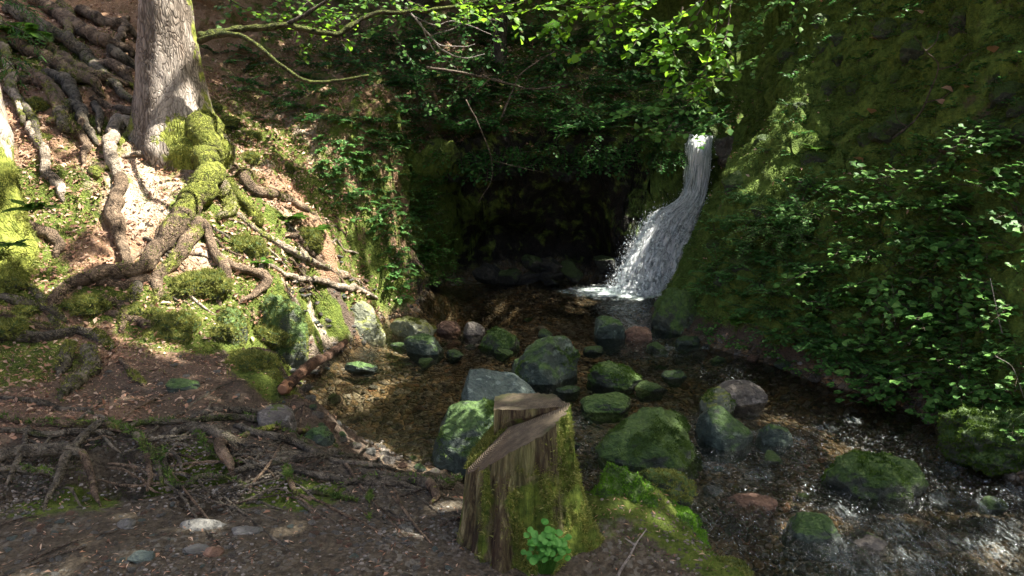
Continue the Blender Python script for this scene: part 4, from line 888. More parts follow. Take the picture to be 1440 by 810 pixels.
for k in range(26):   # fine roots woven over the lit slope
    x0, y0 = rng.uniform(190, 470), rng.uniform(300, 420); a = rng.uniform(.1, 1.1); L = rng.uniform(30, 90)
    root(B, [(x0, y0, rng.uniform(1.4, 3)), (x0 + L * .5 * math.cos(a), y0 + L * .5 * math.sin(a) + rng.uniform(-8, 8), 2.2), (x0 + L * math.cos(a), y0 + L * math.sin(a), 1.2)], rng.choice(['root', 'root_pale', 'root_grey']), .15, mossn=0)
def branch(parent, pix, r0, r1, mat='twig_moss', name='branch', sides=8, wob=.01, noise=.15, seed=1):
    p = np.array([P(a[0], a[1], a[2]) for a in pix]); v, q, t = tube_vf(p, np.linspace(r0, r1, len(p)), sides=sides, n=len(p) * 10, wob=wob, noise=noise, nf=12, seed=seed)
    return mesh(name, v - np.array(parent.location), [q, t], M[mat], parent, attrs=dict(moss=np.full(len(v), .3)))
branch(B, [(280,58,6.6),(305,50,6.5),(335,50,6.4),(362,64,6.3),(395,92,6.25),(435,115,6.2),(478,113,6.2),(518,106,6.2)], .026, .010, seed=4)
branch(B, [(280,50,6.7),(330,44,6.8),(400,36,6.9),(470,48,7.),(520,22,7.1),(600,14,7.2),(680,0,7.3)], .034, .014, 'twig_moss', seed=5, wob=.03, noise=.35)
branch(B, [(400,36,6.9),(440,14,6.9),(470,-8,6.9)], .02, .012, 'trunk_dark', seed=6)
# --- mossy tree at the left edge
lb = P(0, 330, 5.2); left_tree = thing('tree', lb, 'mossy tree base cut by the left edge of the view', 'tree')
def left_trunk():
    pts = np.array([P(2, 450, 5.1), P(-6, 380, 5.25), P(-20, 290, 5.4), P(-24, 215, 5.5), P(-38, 150, 5.6), P(-60, 60, 5.7), P(-110, -120, 5.8), P(-160, -500, 6.)])
    v, q, t = tube_vf(pts, [.30, .26, .22, .19, .18, .17, .16, .14], sides=48, n=160, noise=.13, nf=3.5, seed=2.)
    hz = v[:, 2]; mo = sst(1.95, 1.55, hz) + .25
    return v, q, t, np.clip(mo, 0, 1)
v, q, t, mo = left_trunk(); o = mesh('trunk', v - lb, [q, t], M['bark'], left_tree, attrs=dict(moss=mo))
moss_on(o, left_tree, 26000, .02, mat=M['moss_bright'], thr=-.1, upmin=-1.2, region=lambda c: sst(.55, .2, c[:, 2]), seed=5, freq=3)
Lt = left_tree
root(Lt, [(0,322,9,1),(30,326,10,1),(60,334,10,.9),(84,348,10,.6),(78,362,7)], 'root', .05, .8)
root(Lt, [(40,180,8,1.2),(58,210,7),(66,240,7),(80,262,8),(92,280,7)], 'root_pale', .2)
root(Lt, [(0,40,5,3),(10,90,6,3),(22,140,7,2),(34,180,7,1.5)], 'root_pale', .5)
# --- thick bare roots in the upper left
ul = hit(110, 90); up_roots = thing('exposed_tree_roots', ul, 'mass of thick dark bare roots climbing the slope in the upper left corner', 'tree roots')
UL = [[(10,20,8),(50,42,10),(95,70,10),(130,98,9),(160,130,9),(188,150,8)],[(40,0,8),(75,25,9),(110,52,10),(150,70,10),(188,82,9)],[(0,60,7),(40,80,9),(80,100,10),(110,118,9),(150,120,8),(190,128,6)],
      [(60,110,7),(92,122,9),(108,150,8),(122,180,8),(138,206,6)],[(85,112,7),(110,120,9),(135,128,9),(148,140,6)],[(30,118,6),(56,122,7),(82,140,8),(96,160,6)],[(100,150,7),(85,170,8),(90,188,9),(105,192,7)],
      [(110,20,7),(140,38,8),(170,45,8),(195,60,7)],[(20,95,6),(50,112,7),(70,130,8),(82,160,8),(105,200,6)],[(150,60,6),(165,85,8),(190,100,7)],[(60,62,6),(90,92,8),(125,112,9),(165,118,7)],[(128,100,6),(150,100,8),(175,112,8),(185,125,7)],
      [(8,130,5),(30,150,6),(50,185,6),(58,215,5)],[(120,165,5),(112,190,6),(122,215,6),(118,235,4)],[(70,175,5),(95,180,7),(110,196,7),(125,200,5)],[(130,150,5),(142,170,6),(140,190,5)],[(85,10,6),(100,34,7),(96,60,7)],[(150,95,5),(170,60,6),(180,30,5)]]
for k, p in enumerate(UL): root(up_roots, p, 'root' if k % 3 else 'root_grey', .15 if k % 2 else .36, 1.35, mossn=500 if k % 2 == 0 else 0)
# --- roots between the litter terrace and the left edge
mr = hit(80, 480); mid_roots = thing('exposed_tree_roots', mr, 'bare roots stepping across the left litter terrace below the mossy edge tree', 'tree roots')
for p in [[(0,474,7),(45,478,8),(85,473,8),(112,470,7),(150,484,6),(158,495,4)],[(120,470,6),(145,478,7),(150,492,6)],[(100,486,8),(95,505,10),(88,522,11),(84,530,7)],[(130,500,11,.8),(124,522,12),(108,542,11),(88,556,8),(86,566,4)],
          [(0,420,6),(40,430,8),(75,440,8),(96,455,5)],[(40,400,5),(60,425,7),(75,450,7),(95,470,5)],[(150,440,5),(180,452,7),(212,462,8),(232,460,5)],[(140,420,5),(165,430,7),(176,450,7),(172,470,5)],[(0,440,5),(30,455,6),(60,462,6),(90,466,4)],[(168,505,3),(180,520,5),(205,545,4)],
          [(180,385,6),(195,400,7),(185,425,7),(160,430,5)]]:
    root(mid_roots, p, 'root_grey' if rng.random() < .5 else 'root', .36, .7, mossn=500)
# --- the tangle on the step above the path
tr0 = hit(300, 640); tang = thing('root_tangle', tr0, 'wide tangle of weathered grey roots along the step above the dark path', 'tree roots')
TG = [[(0,590,5),(50,598,6),(100,600,6),(150,602,6),(190,610,5)],[(0,606,4),(60,612,5),(110,610,5),(160,612,4)],[(155,596,7,1.1),(128,612,7,1.1),(108,630,7,1.1),(92,648,8,.9),(80,680,8),(62,716,6)],[(150,596,6,1.1),(185,612,6,1.1),(205,632,6,1.0),(222,655,6,1.),(228,685,5)],
      [(115,640,6,1.4),(126,665,6,1),(134,695,5),(140,712,3)],[(0,642,9),(45,640,10),(95,641,9),(130,650,5)],[(150,604,4),(200,598,5),(260,596,5),(320,590,5),(370,594,5),(400,606,5),(440,632,4)],[(240,608,6),(275,604,8),(305,612,8),(325,625,7),(330,640,5)],
      [(308,625,8,1.2),(318,650,9,1.),(330,668,7)],[(226,630,4),(232,655,4),(240,676,4),(258,688,4),(280,674,5),(310,674,5),(352,684,4)],[(232,630,3),(250,645,4),(256,662,3)],[(330,664,4),(370,654,5),(410,648,6),(460,644,5),(520,648,4)],
      [(402,658,4),(408,680,4),(420,696,4),(438,704,4)],[(404,660,4),(450,672,5),(500,680,5),(555,684,6),(600,690,5)],[(330,600,5),(380,616,6),(420,628,6),(450,640,5),(500,646,4)],[(480,684,4),(530,678,6),(575,680,9),(605,686,10),(632,684,8),(648,676,5)],
      [(570,668,5),(600,680,7),(612,700,7),(604,712,4)],[(520,668,3),(560,672,5),(600,672,5),(650,668,3)],[(520,684,2.4),(520,702,2.6),(519,730,2)],[(540,684,2.4),(548,704,2.4),(545,718,2)],[(556,690,2),(560,702,2.4),(566,712,2)],[(430,690,3),(470,700,4),(505,706,3)],
      [(0,560,4),(40,566,5),(90,578,5),(150,590,4)],[(270,586,4),(330,580,5),(380,586,5),(410,600,4)],[(340,614,4),(390,604,5),(440,612,5),(480,634,4)],[(300,700,2),(340,688,2.6),(380,676,2),(400,668,2)],[(385,640,4),(430,640,4),(470,650,4),(540,660,4),(575,668,3)],
      [(0,660,5),(40,662,6),(80,668,5)],[(190,610,4),(206,640,5),(212,670,5),(206,690,4)],[(40,600,4),(30,640,5),(10,680,5)],[(262,600,3),(300,640,4),(335,650,3)]]
for k, p in enumerate(TG): root(tang, p, 'root_grey' if k % 4 else 'root', .25 if k % 3 else .45, .8, mossn=350 if k % 3 == 0 else 0, mossmat='moss_dark')
for k in range(84):
    x0, y0 = rng.uniform(0, 560), 0; y0 = 590 + x0 * .08 + rng.uniform(-10, 95); a = rng.normal(.12, .5); L = rng.uniform(30, 120)
    if y0 > 712: continue
    root(tang, [(x0, y0, rng.uniform(1.0, 2.6)), (x0 + L * .35, y0 + L * .35 * a + rng.uniform(-6, 6), 2.2), (x0 + L * .7, y0 + L * .7 * a + rng.uniform(-6, 6), 2.), (x0 + L, y0 + L * a, 1.)], 'root_grey' if k % 3 else 'root', .12, mossn=0)
moss_at = []
# --- fallen log piece by the water
lg = hit(436, 528, True); log = thing('fallen_log', lg, 'short reddish brown piece of log with peeling bark lying from the bank into the water', 'log')
p0, p1 = hit(400, 560, True), hit(486, 488, True); p0[2] += .06; p1[2] += .05
v, q, t = tube_vf(np.array([p0, p0 * .65 + p1 * .35 + [0, 0, .02], p0 * .35 + p1 * .65 + [0, 0, -.005], p1]), [.036, .040, .034, .026], sides=24, n=50, noise=.14, nf=7, seed=3)
o = mesh('bark', v - lg, [q, t], M['log'], log, attrs=dict(moss=np.zeros(len(v))))
M['orange'] = (lambda s: s.end(s.pr(s.mix(s.noise(30, 5, .7), (.14, .06, .03), (.30, .15, .07)), .7, s.bump(s.noise(60, 4), .6, .006), .3)))(N('raw orange wood'))
d = (p0 - p1) / np.linalg.norm(p0 - p1)
v, q, t = tube_vf(np.array([p0 - d * .12 + [.0, 0, .003], p0 - d * .03, p0 + d * .028, p0 + d * .042]), [.036, .037, .032, .022], sides=28, n=16, noise=.22, nf=26, seed=8); v[-1] -= d * .03
mesh('broken_end', v - lg, [q, t], M['orange'], log)
# --- the tree stump
sx = P(726, 640, 2.75)[0]; sb = np.array([sx, 2.75, .40]); stump = thing('tree_stump', sb, 'old sawn tree stump with slanting stepped cut and mossy decaying sides in the foreground', 'stump')
def top_h(x, y):
    lo = .468 + np.where(x > -.03, .47 * (x + .03), .92 * (x + .03)) - .004; n = f2(x, y, 18, 3, 51) * .012
    edge = y - (.005 + .10 * (.12 - x) * (x < .12) ) + n * .9
    up = sst(-.010, .006, edge) * sst(-.075, -.055, x + n)
    hi = .548 + .17 * x + .02 * y
    return lo + f2(x, y, 30, 3, 52) * .003
def rad(th, hf):
    def g(a, w): return np.exp(-((th - a + PI) % (2 * PI) - PI) ** 2 / w)
    r = .183 + .045 * (1 - hf) + .06 * np.exp(-hf / .14)
    fl = np.exp(-hf / .24); r = r + fl * (.24 * g(6.0, .09) + .09 * g(3.6, .12) + .10 * g(4.45, .05) + .09 * g(5.2, .05) + .1 * g(1.2, .2)) + .035 * (1 - hf) * g(6.0, .2)
    r = r - .035 * g(4.68, .012) * sst(.95, .6, hf) - .030 * g(4.25, .006) * sst(.98, .7, hf) - .022 * g(3.75, .008) - .02 * g(5.05, .006) * sst(.9, .5, hf)
    return r * (1 + .025 * np.sin(3 * th + .6) + .02 * np.sin(7 * th + 2))
na, nh = 220, 90; th = np.linspace(0, 2 * PI, na, endpoint=False); hf = np.linspace(0, 1, nh)
TH, HF = np.meshgrid(th, hf); r = rad(TH, HF); c3 = np.stack([np.cos(TH).ravel() * 1.6, np.sin(TH).ravel() * 1.6, HF.ravel() * .35], 1)
grain = fbm(c3 * np.array([5, 5, 2]), 4) * .022 + fbm(c3 * np.array([16, 16, 3]), 3, True) * .009
r = r + grain.reshape(r.shape); X = r * np.cos(TH); Y = r * np.sin(TH)
rt = rad(th, np.ones(na)) + grain.reshape(r.shape)[-1]; zt = top_h(rt * np.cos(th), rt * np.sin(th))
Z = -.12 + HF * (zt[None] + .12); v = np.stack([X, Y, Z], -1).reshape(-1, 3)
i = np.arange((nh - 1) * na).reshape(nh - 1, na); j = np.roll(i, -1, 1)
ang = TH.ravel(); hh = HF.ravel()
def gg(a, w): return np.exp(-((ang - a + PI) % (2 * PI) - PI) ** 2 / w)
mo = np.clip(1.1 * gg(5.0, .13) * sst(.1, .25, hh) * sst(.9, .6, hh) + .9 * gg(5.95, .12) + .5 * gg(4.1, .01) + .35 * sst(.3, .05, hh) + .35 * gg(3.3, .1) + .15, 0, 1)
sbody = mesh('stump_body', v, np.stack([i, j, j + na, i + na], -1).reshape(-1, 4), M['stump'], stump, attrs=dict(moss=mo))
nr = 70; rr = np.linspace(0, 1, nr)[:, None] * rt[None]; xx = rr * np.cos(th)[None]; yy = rr * np.sin(th)[None]; zz = top_h(xx, yy) + .0015; zz[-1] -= .001
i = np.arange((nr - 1) * na).reshape(nr - 1, na); j = np.roll(i, -1, 1)
mesh('cut_face', np.stack([xx, yy, zz], -1).reshape(-1, 3), np.stack([i, i + na, j + na, j], -1).reshape(-1, 4), M['wood_end'], stump)
def sreg(c):
    a = np.arctan2(c[:, 1], c[:, 0]) % (2 * PI); h = c[:, 2]
    G = lambda m, w: np.exp(-((a - m + PI) % (2 * PI) - PI) ** 2 / w)
    return 1.3 * G(5.02, .10) * sst(.0, .08, h) * sst(.44, .32, h) + G(5.95, .10) * sst(.62, .5, h) + .25 * G(4.1, .01) + .2 * sst(.12, 0, h)
moss_on(sbody, stump, 26000, .010, .35, M['moss_bright'], -1.5, -.12, 9., 4, region=sreg)
v_, t_ = tri_of(stump.children[1].data) if False else (None, None)
# the higher back half of the cut: a block with its own sawn top, undercut in front
def step_block():
    n1_, n2_ = 26, 46; xf = np.linspace(-.085, .188, n1_); front = np.stack([xf, .012 + .03 * sst(.05, -.08, xf) + f2(xf, xf * 0, 30, 2, 81) * .01], 1)
    a = np.linspace(.06, 2.02, n2_); ra = np.interp(a, th, rt) * .995; arc = np.stack([ra * np.cos(a), ra * np.sin(a)], 1)
    out = np.vstack([front, arc]); n = len(out); cen = out.mean(0); hi = lambda p: .548 + .10 * (p[:, 0] - .05) + .04 * p[:, 1] + f2(p[:, 0], p[:, 1], 22, 3, 82) * .006
    V, F = [], []; rings = 12
    for k in range(rings + 1):
        f = k / rings; p = cen + (out - cen) * (1 - f); V.append(np.c_[p, hi(p)])
    t_top = np.vstack(V); fr = np.arange(n) < n1_
    ins = out.copy(); ins[fr, 1] += .022; low = top_h(ins[:, 0], ins[:, 1]) - .01; mid = out.copy(); zt_ = hi(out)
    ledge = np.where(fr, np.minimum(zt_ - .018, zt_ - .5 * (zt_ - low)), low)
    side = np.vstack([np.c_[out, zt_], np.c_[mid, ledge], np.c_[ins, low]])
    i = np.arange(n); j = np.roll(i, -1); q = []
    for k in range(rings): q.append(np.stack([i + k * n, j + k * n, j + (k + 1) * n, i + (k + 1) * n], 1))
    qs = [np.stack([i + k * n, i + (k + 1) * n, j + (k + 1) * n, j + k * n], 1) for k in range(2)]
    return t_top, np.vstack(q), side, np.vstack(qs)
tt_, tq_, sd_, sq_ = step_block()
stp = mesh('upper_step', sd_, sq_, M['stump'], stump, attrs=dict(moss=np.full(len(sd_), .3)), smooth=False)
mesh('upper_cut_face', tt_ + np.array([0, 0, .0005]), tq_, M['wood_end'], stp)
# moss cushion on the step of the cut
mp = []
for k in range(9000):
    x, y = rng.uniform(-.19, -.035), rng.uniform(-.04, .17)
    if math.hypot(x, y) < .188 and (y > .02 + .4 * (x + .1)) and not (x > -.08 and y > .03 + .3 * (x + .08) and False): mp.append((x, y))
mp = np.array(mp); pz = top_h(mp[:, 0], mp[:, 1]); n_ = len(mp)
vv, ff = place(blade(), np.c_[mp, pz + .006 * rng.random(n_)], rdir(n_, 1.3), rdir(n_), .010 + .013 * rng.random(n_), .35); mesh('moss', vv, ff, M['moss_bright'], stump, smooth=False)
# ------------------------------------------------------------------ plants
def sprig(n, base, d0, length, bend, r=None):
    """curved stem points"""
    d = np.array(d0, float); d /= np.linalg.norm(d); p = [np.array(base, float)]; r = r or rng
    for k in range(n):
        d = d + np.array(bend) / n + r.normal(size=3) * .10; d /= np.linalg.norm(d); p.append(p[-1] + d * length / n)
    return np.array(p)
def build_plant(name, loc, label, cat, group, nst=7, length=.4, leaf=.055, leafmat='leaf_bramble', tri=True, per=7, wide=.55, up=.8, droop=-.9, side=(0, 0), twig=.0022, fold=.12, sp=.35, tmat='twig', flat=1.4, tm=None, face=(-.08, -.16)):
    t = thing(name, loc, label, cat, group); st = MB(); Pp, Yd, Zd, Sz = [], [], [], []
    for k in range(nst):
        a = rng.uniform(0, 2 * PI); L = length * rng.uniform(.55, 1.15); d0 = (math.cos(a) * .8 + side[0], math.sin(a) * .8 + side[1], up)
        s = sprig(6, (rng.normal() * .03, rng.normal() * .03, -.02), d0, L, (math.cos(a) * .5 + side[0], math.sin(a) * .5 + side[1], droop)); st.tube(s, [twig * 1.6, twig, twig * .6], sides=5, n=12, noise=0)
        for m in range(per):
            f = .22 + .78 * (m + .5) / per; c = s[min(int(f * 6), 5)] * (1 - (f * 6) % 1) + s[min(int(f * 6) + 1, 6)] * ((f * 6) % 1)
            dirn = s[-1] - s[0]; dirn /= np.linalg.norm(dirn); sd = np.cross(dirn, (0, 0, 1)); sd /= np.linalg.norm(sd) + 1e-9
            for sg in ((1, -1) if not tri else ((1,) if m % 2 else (-1,))):
                out = sd * sg * rng.uniform(.7, 1.1) + dirn * rng.uniform(.2, .8) + np.array([0, 0, rng.uniform(-.1, .35)]); out /= np.linalg.norm(out)
                z = np.array([face[0] + rng.normal() * sp, face[1] + rng.normal() * sp, flat]); base = c + out * leaf * (.6 if tri else .15)
                if tri:
                    st.tube(np.array([c, base]), [twig * .5, twig * .4], sides=3, n=3, noise=0)
                    sz = leaf * rng.uniform(.7, 1.15)
                    for w_ in (0, 1, -1):
                        o2 = out + w_ * np.cross(z / np.linalg.norm(z), out) * 1.2; Pp.append(base); Yd.append(o2); Zd.append(z); Sz.append(sz * (1 if w_ == 0 else .82))
                else: Pp.append(base); Yd.append(out); Zd.append(z); Sz.append(leaf * rng.uniform(.65, 1.15))
        if not tri: Pp.append(s[-1]); Yd.append(s[-1] - s[-2]); Zd.append(np.array([0, 0, 1.]) + rng.normal(size=3) * .2); Sz.append(leaf)
    st.build('stem', M[tmat], t, attrs=None)
    vv, ff = place(tm or leaf_oval(wide, fold), np.array(Pp), np.array(Yd), np.array(Zd), np.array(Sz)); mesh('foliage', vv, ff, M[leafmat], t)
    return t
def scatter_px(n, poly, seed, mind=0):
    r = np.random.default_rng(seed); poly = np.array(poly, float); lo, hi = poly.min(0), poly.max(0); out = []
    while len(out) < n:
        p = r.uniform(lo, hi); x, y = p; ins = False; j = len(poly) - 1
        for i in range(len(poly)):
            if (poly[i, 1] > y) != (poly[j, 1] > y) and x < (poly[j, 0] - poly[i, 0]) * (y - poly[i, 1]) / (poly[j, 1] - poly[i, 1]) + poly[i, 0]: ins = not ins
            j = i
        if ins and all(math.hypot(*(p - q)) > mind for q in out[-400:]): out.append(p)
        mind *= .9995
    return np.array(out)
def spread(protos, pts, label, group, smin=.75, smax=1.25, off=-.02, tilt=.25, lab2=None):
    C = hits(pts[:, 0], pts[:, 1]); r = np.random.default_rng(len(pts)); used = set()
    for k, c in enumerate(C):
        i = k % len(protos); s = r.uniform(smin, smax); loc = c + np.array([0, 0, off])
        if i not in used and protos[i].get('_free', True): used.add(i); o = protos[i]; o.location = [float(a) for a in loc]; o.scale = (s,) * 3
        else: o = dup(protos[i], loc, (r.uniform(-tilt, tilt), r.uniform(-tilt, tilt), r.uniform(-.6, .6)), s)
        o['label'] = label; o['group'] = group
# right bank: stems lean out over the water (towards -x, -y)
br = [build_plant('bramble', (0, 0, 0), '', 'bramble', None, nst=8, length=rng.uniform(.32, .48), leaf=.056, tri=True, per=6, side=(-.45, -.45), up=.75, droop=-1.0, wide=.6) for _ in range(6)]
sh = [build_plant('leafy_shrub', (0, 0, 0), '', 'shrub', None, nst=11, length=rng.uniform(.25, .38), leaf=.034, leafmat='leaf_shrub', tri=False, per=9, side=(-.4, -.4), up=.8, droop=-.7, wide=.5) for _ in range(5)]
hb = [build_plant('herb', (0, 0, 0), '', 'plant', None, nst=6, length=.17, leaf=.032, leafmat='leaf_bramble', tri=False, per=4, side=(-.2, -.2), up=1.1, droop=-.3, wide=.6) for _ in range(4)]
spread(br, scatter_px(70, [(1170,250),(1290,200),(1440,170),(1445,600),(1340,590),(1200,520),(1130,430),(1150,330)], 1, 30), 'arching bramble with three part leaves growing on the steep right bank', 'brambles on the right bank')
spread(sh, scatter_px(44, [(1020,290),(1080,262),(1165,300),(1170,420),(1240,520),(1110,480),(1010,430),(985,400)], 2, 22), 'small leaved shrub on the lower right bank between the fall and the brambles', 'shrubs beside the fall')
spread(hb, scatter_px(90, [(960,400),(1050,300),(1440,300),(1445,640),(1350,610),(1200,550),(1000,475)], 3, 26), 'low green herb rooted in the moss of the right bank', 'herbs of the right bank')
hb2 = [build_plant('herb', (0, 0, 0), '', 'plant', None, nst=6, length=.2, leaf=.035, leafmat='leaf_dark', tri=False, per=4, up=1., droop=-.5, wide=.6) for _ in range(3)]
spread(hb2, scatter_px(110, [(1040,200),(1100,70),(1140,0),(1440,0),(1440,180),(1180,240)], 4, 26), 'sparse dark herb clinging to the upper right bank', 'herbs of the upper right bank', .6, 1.0)
# tall bush mass (pale feathery shrub)
bushp = hit(1110, 330); bush = build_plant('bushy_shrub', bushp, 'largest feathery shrub with pale green tiny leaves in the middle of the right bank', 'shrub', None, nst=34, length=.55, leaf=.026, leafmat='leaf_pale', tri=False, per=15, side=(-.25, -.3), up=1.0, droop=-1.1, wide=.5)
# nose of the left bank
ns = [build_plant('herb', (0, 0, 0), '', 'plant', None, nst=7, length=.20, leaf=.036, leafmat='leaf_bramble', tri=False, per=4, side=(.3, -.3), up=.9, droop=-.8, wide=.55) for _ in range(3)]
spread(ns, scatter_px(26, [(570,235),(608,240),(632,350),(640,400),(575,395),(590,330)], 5, 14), 'fresh green herb hanging on the shaded edge of the left bank by the pool', 'herbs on the pool side of the left bank', .7, 1.1)
iv_ = [build_plant('herb', (0, 0, 0), '', 'plant', None, nst=8, length=.16, leaf=.030, leafmat='leaf_shrub', tri=False, per=5, side=(.1, -.4), up=.6, droop=-.9, wide=.7) for _ in range(3)]
spread(iv_, scatter_px(110, [(440,190),(560,180),(610,250),(600,400),(550,420),(520,330),(440,260)], 15, 12), 'small leaved herb dotting the dappled face of the left bank', 'herbs on the dappled bank face', .6, 1.1)
# mossy stones sticking out of the upper right bank
sp_ = []
for k in range(4):
    v, f = rock_shape(500 + k, (.5, .45, .4), 4, 10, .16, .9); t = thing('bank_rock', (0, 0, 0), '', 'rock'); o = mesh('stone', v, f, M['rock_moss'], t); moss_on(o, t, 1500, .03, mat=M['moss_dark'], seed=k, thr=-.1, freq=3, upmin=-.1); sp_.append(t)
spread(sp_, scatter_px(46, [(1000,330),(1040,210),(1130,0),(1440,0),(1440,230),(1180,240),(1030,400),(985,420)], 16, 26), 'mossy stone sticking out of the steep right bank', 'stones in the steep right bank', .10, .34, off=-.06, tilt=.6)
# ferns
def fern(loc, label, n=9, L=.3, group=None, rz=0, name='fern'):
    t = thing(name, loc, label, 'fern', group); st = MB(); Pp, Yd, Zd, Sz = [], [], [], []
    for k in range(n):
        a = k / n * 2 * PI + rng.uniform(-.3, .3); s = sprig(10, (0, 0, 0), (math.cos(a), math.sin(a), 1.3), L * rng.uniform(.7, 1.1), (math.cos(a) * .8, math.sin(a) * .8, -1.5)); st.tube(s, [.0025, .0012], sides=4, n=12, noise=0)
        c = catmull(s, 34)
        for m in range(5, 34):
            f = m / 34; d = c[min(m + 1, 33)] - c[m - 1]; d /= np.linalg.norm(d); sd = np.cross(d, (0, 0, 1)); sd /= np.linalg.norm(sd); 
            for sg in (1, -1): Pp.append(c[m]); Yd.append(sd * sg + d * .35); Zd.append(np.cross(sd, d)); Sz.append(L * .26 * math.sin(min(1, f * 1.15 + .12) * PI) ** .7 + .006)
    st.build('stem', M['fern'], t)
    vv, ff = place(leaf_kite(.26, .03), np.array(Pp), np.array(Yd), np.array(Zd), np.array(Sz)); mesh('frond', vv, ff, M['fern'], t); return t
fern(hit(408, 310), 'bright fern on the lit slope, left one of the pair right of the tree', 9, .26)
fern(hit(444, 326), 'bright fern on the lit slope, right one of the pair right of the tree', 10, .30)
fern(hit(366, 372), 'small fern tuft on the lit moss below the pair of ferns', 7, .16)
fern(hit(600, 352), 'fern hanging at the dark pool side of the left bank', 8, .24)
fern(hit(1195, 420), 'dark fern among the brambles in the middle of the right bank', 8, .3)
fern(hit(1045, 455), 'low fern at the foot of the right bank between shrub and water', 8, .22)
fern(hit(1150, 215), 'fern on the mossy crest of the right bank above the big shrub', 8, .26)
fern(hit(1330, 330), 'fern high among the brambles near the right edge', 8, .3)
fern(hit(30, 60), 'dark fern in the upper left corner above the bare roots', 9, .6)
fern(P(45, 300, 4.9), 'green fern leaf tuft on the mossy left edge tree base', 10, .24)
fern(P(10, 350, 4.8), 'lower green fern tuft on the left edge tree base', 9, .2)
# moss cushions between the roots of the lit slope
mc = []
for k in range(4):
    v, f = rock_shape(700 + k, (.5, .45, .26), 4, 3, .34, .3); t = thing('moss_cushion', (0, 0, 0), '', 'moss'); o = mesh('cushion', v, f, M['rock_moss'], t); moss_on(o, t, 9000, .055, mat=M['moss_bright'], seed=k, thr=-1, freq=3, upmin=-.8, width=.22); mc.append(t)
mpx = np.array([(302,182),(318,170),(335,200),(312,212),(345,222),(290,150),(402,236),(352,190),(245,452),(232,470),(215,436),(258,446),(345,345),(288,392),(300,402),(272,396),(330,455),(306,462),(318,440),(390,440),(412,455),(376,465),(398,470),(62,190),(45,150),(180,440),(120,425),(430,330),(186,380),(20,345),(18,395),(40,430),(8,460),(372,520),(352,508),(520,425),(345,160),(440,345),(225,415)], float)
spread(mc, mpx, 'yellow green moss cushion between the roots of the left bank', 'moss cushions of the left bank', .16, .38, off=-.03, tilt=.3)
# sorrel at the stump foot
cl = np.array([P(768, 770, 2.43)[0], 2.43, .50]); t = thing('wood_sorrel', cl, 'small bright green clover leaved plant growing at the foot of the stump', 'plant'); st = MB(); Pp, Yd, Zd, Sz = [], [], [], []
for k in range(92):
    a = rng.uniform(0, 2 * PI); rr_ = math.sqrt(rng.random()); q_ = np.array([rr_ * math.cos(a) * .082, -abs(rr_ * math.sin(a)) * .05 - .02, .03 + .14 * rng.random() * (1.1 - .5 * rr_) + .02]); b0 = np.array([q_[0] * .3, .01, -.03])
    st.tube(np.array([b0, (b0 + q_) / 2 + [0, -.01, .02], q_]), [.0009, .0007, .0006], sides=4, n=6, noise=0)
    z = np.array([rng.normal() * .3, -.55 + rng.normal() * .3, 1.]); z /= np.linalg.norm(z); a0 = rng.uniform(0, 6.28); x_ = np.cross(z, (1, 0, 0)); y_ = np.cross(z, x_); s_ = rng.uniform(.009, .014)
    for m in range(3): aa = a0 + m * 2.094; Pp.append(q_); Yd.append(x_ * math.cos(aa) + y_ * math.sin(aa)); Zd.append(z); Sz.append(s_)
st.build('stem', M['leaf_clover'], t); vv, ff = place(leaf_oval(.95, .06, .1, .42), np.array(Pp), np.array(Yd), np.array(Zd), np.array(Sz)); mesh('foliage', vv, ff, M['leaf_clover'], t)

# ------------------------------------------------------------------ leafy branches hanging into view
def leafy_branch(name, label, twigs, leaf, mat, Y, per=.035, r=.004, group=None, spr=.3, wide=.56, tmat='twig', cat='branch', jz=.25, subs=0, subl=.2):
    """twigs: pixel polylines with depth; leaves alternate along each"""
    loc = P(*twigs[0][0][:2], twigs[0][0][2] if len(twigs[0][0]) > 2 else Y); t = thing(name, loc, label, cat, group); st = MB(); Pp, Yd, Zd, Sz = [], [], [], []
    L = []
    for tw in twigs:
        L.append((np.array([P(a[0], a[1], a[2] if len(a) > 2 else Y) for a in tw]), r))
    for pts, rr_ in list(L):
        c = catmull(pts, 40)
        for k in range(subs):
            m = rng.integers(6, 39); d = c[m] - c[m - 1]; d /= np.linalg.norm(d); a = rng.normal(size=3) * np.array([1, 1, .35]); a = a + d * .6; a /= np.linalg.norm(a)
            L.append((sprig(4, c[m], a, subl * rng.uniform(.5, 1.2), (0, 0, -.3)), rr_ * .5))
    for pts, rr_ in L:
        st.tube(pts, [rr_ * 1.3, rr_ * .5], sides=6, n=24, noise=.1, nf=20)
        ln = np.linalg.norm(np.diff(pts, axis=0), axis=1).sum(); n = max(3, int(ln / per)); c = catmull(pts, n + 2)
        for m in range(1, n + 2):
            d = c[m] - c[m - 1]; d /= np.linalg.norm(d) + 1e-9; z = np.array([rng.normal() * spr, -.35 + rng.normal() * spr, 1.]); sd = np.cross(d, z); sd /= np.linalg.norm(sd)
            sg = 1 if m % 2 else -1; Pp.append(c[m] + rng.normal(size=3) * .008); Yd.append(sd * sg * rng.uniform(.6, 1.) + d * rng.uniform(.5, 1) + np.array([0, 0, rng.normal() * jz])); Zd.append(z); Sz.append(leaf * rng.uniform(.6, 1.1))
    st.build('twig', M[tmat], t, origin=loc); vv, ff = place(leaf_oval(wide, .08, .12), np.array(Pp), np.array(Yd), np.array(Zd), np.array(Sz)); mesh('foliage', vv - loc, ff, M[mat], t); return t
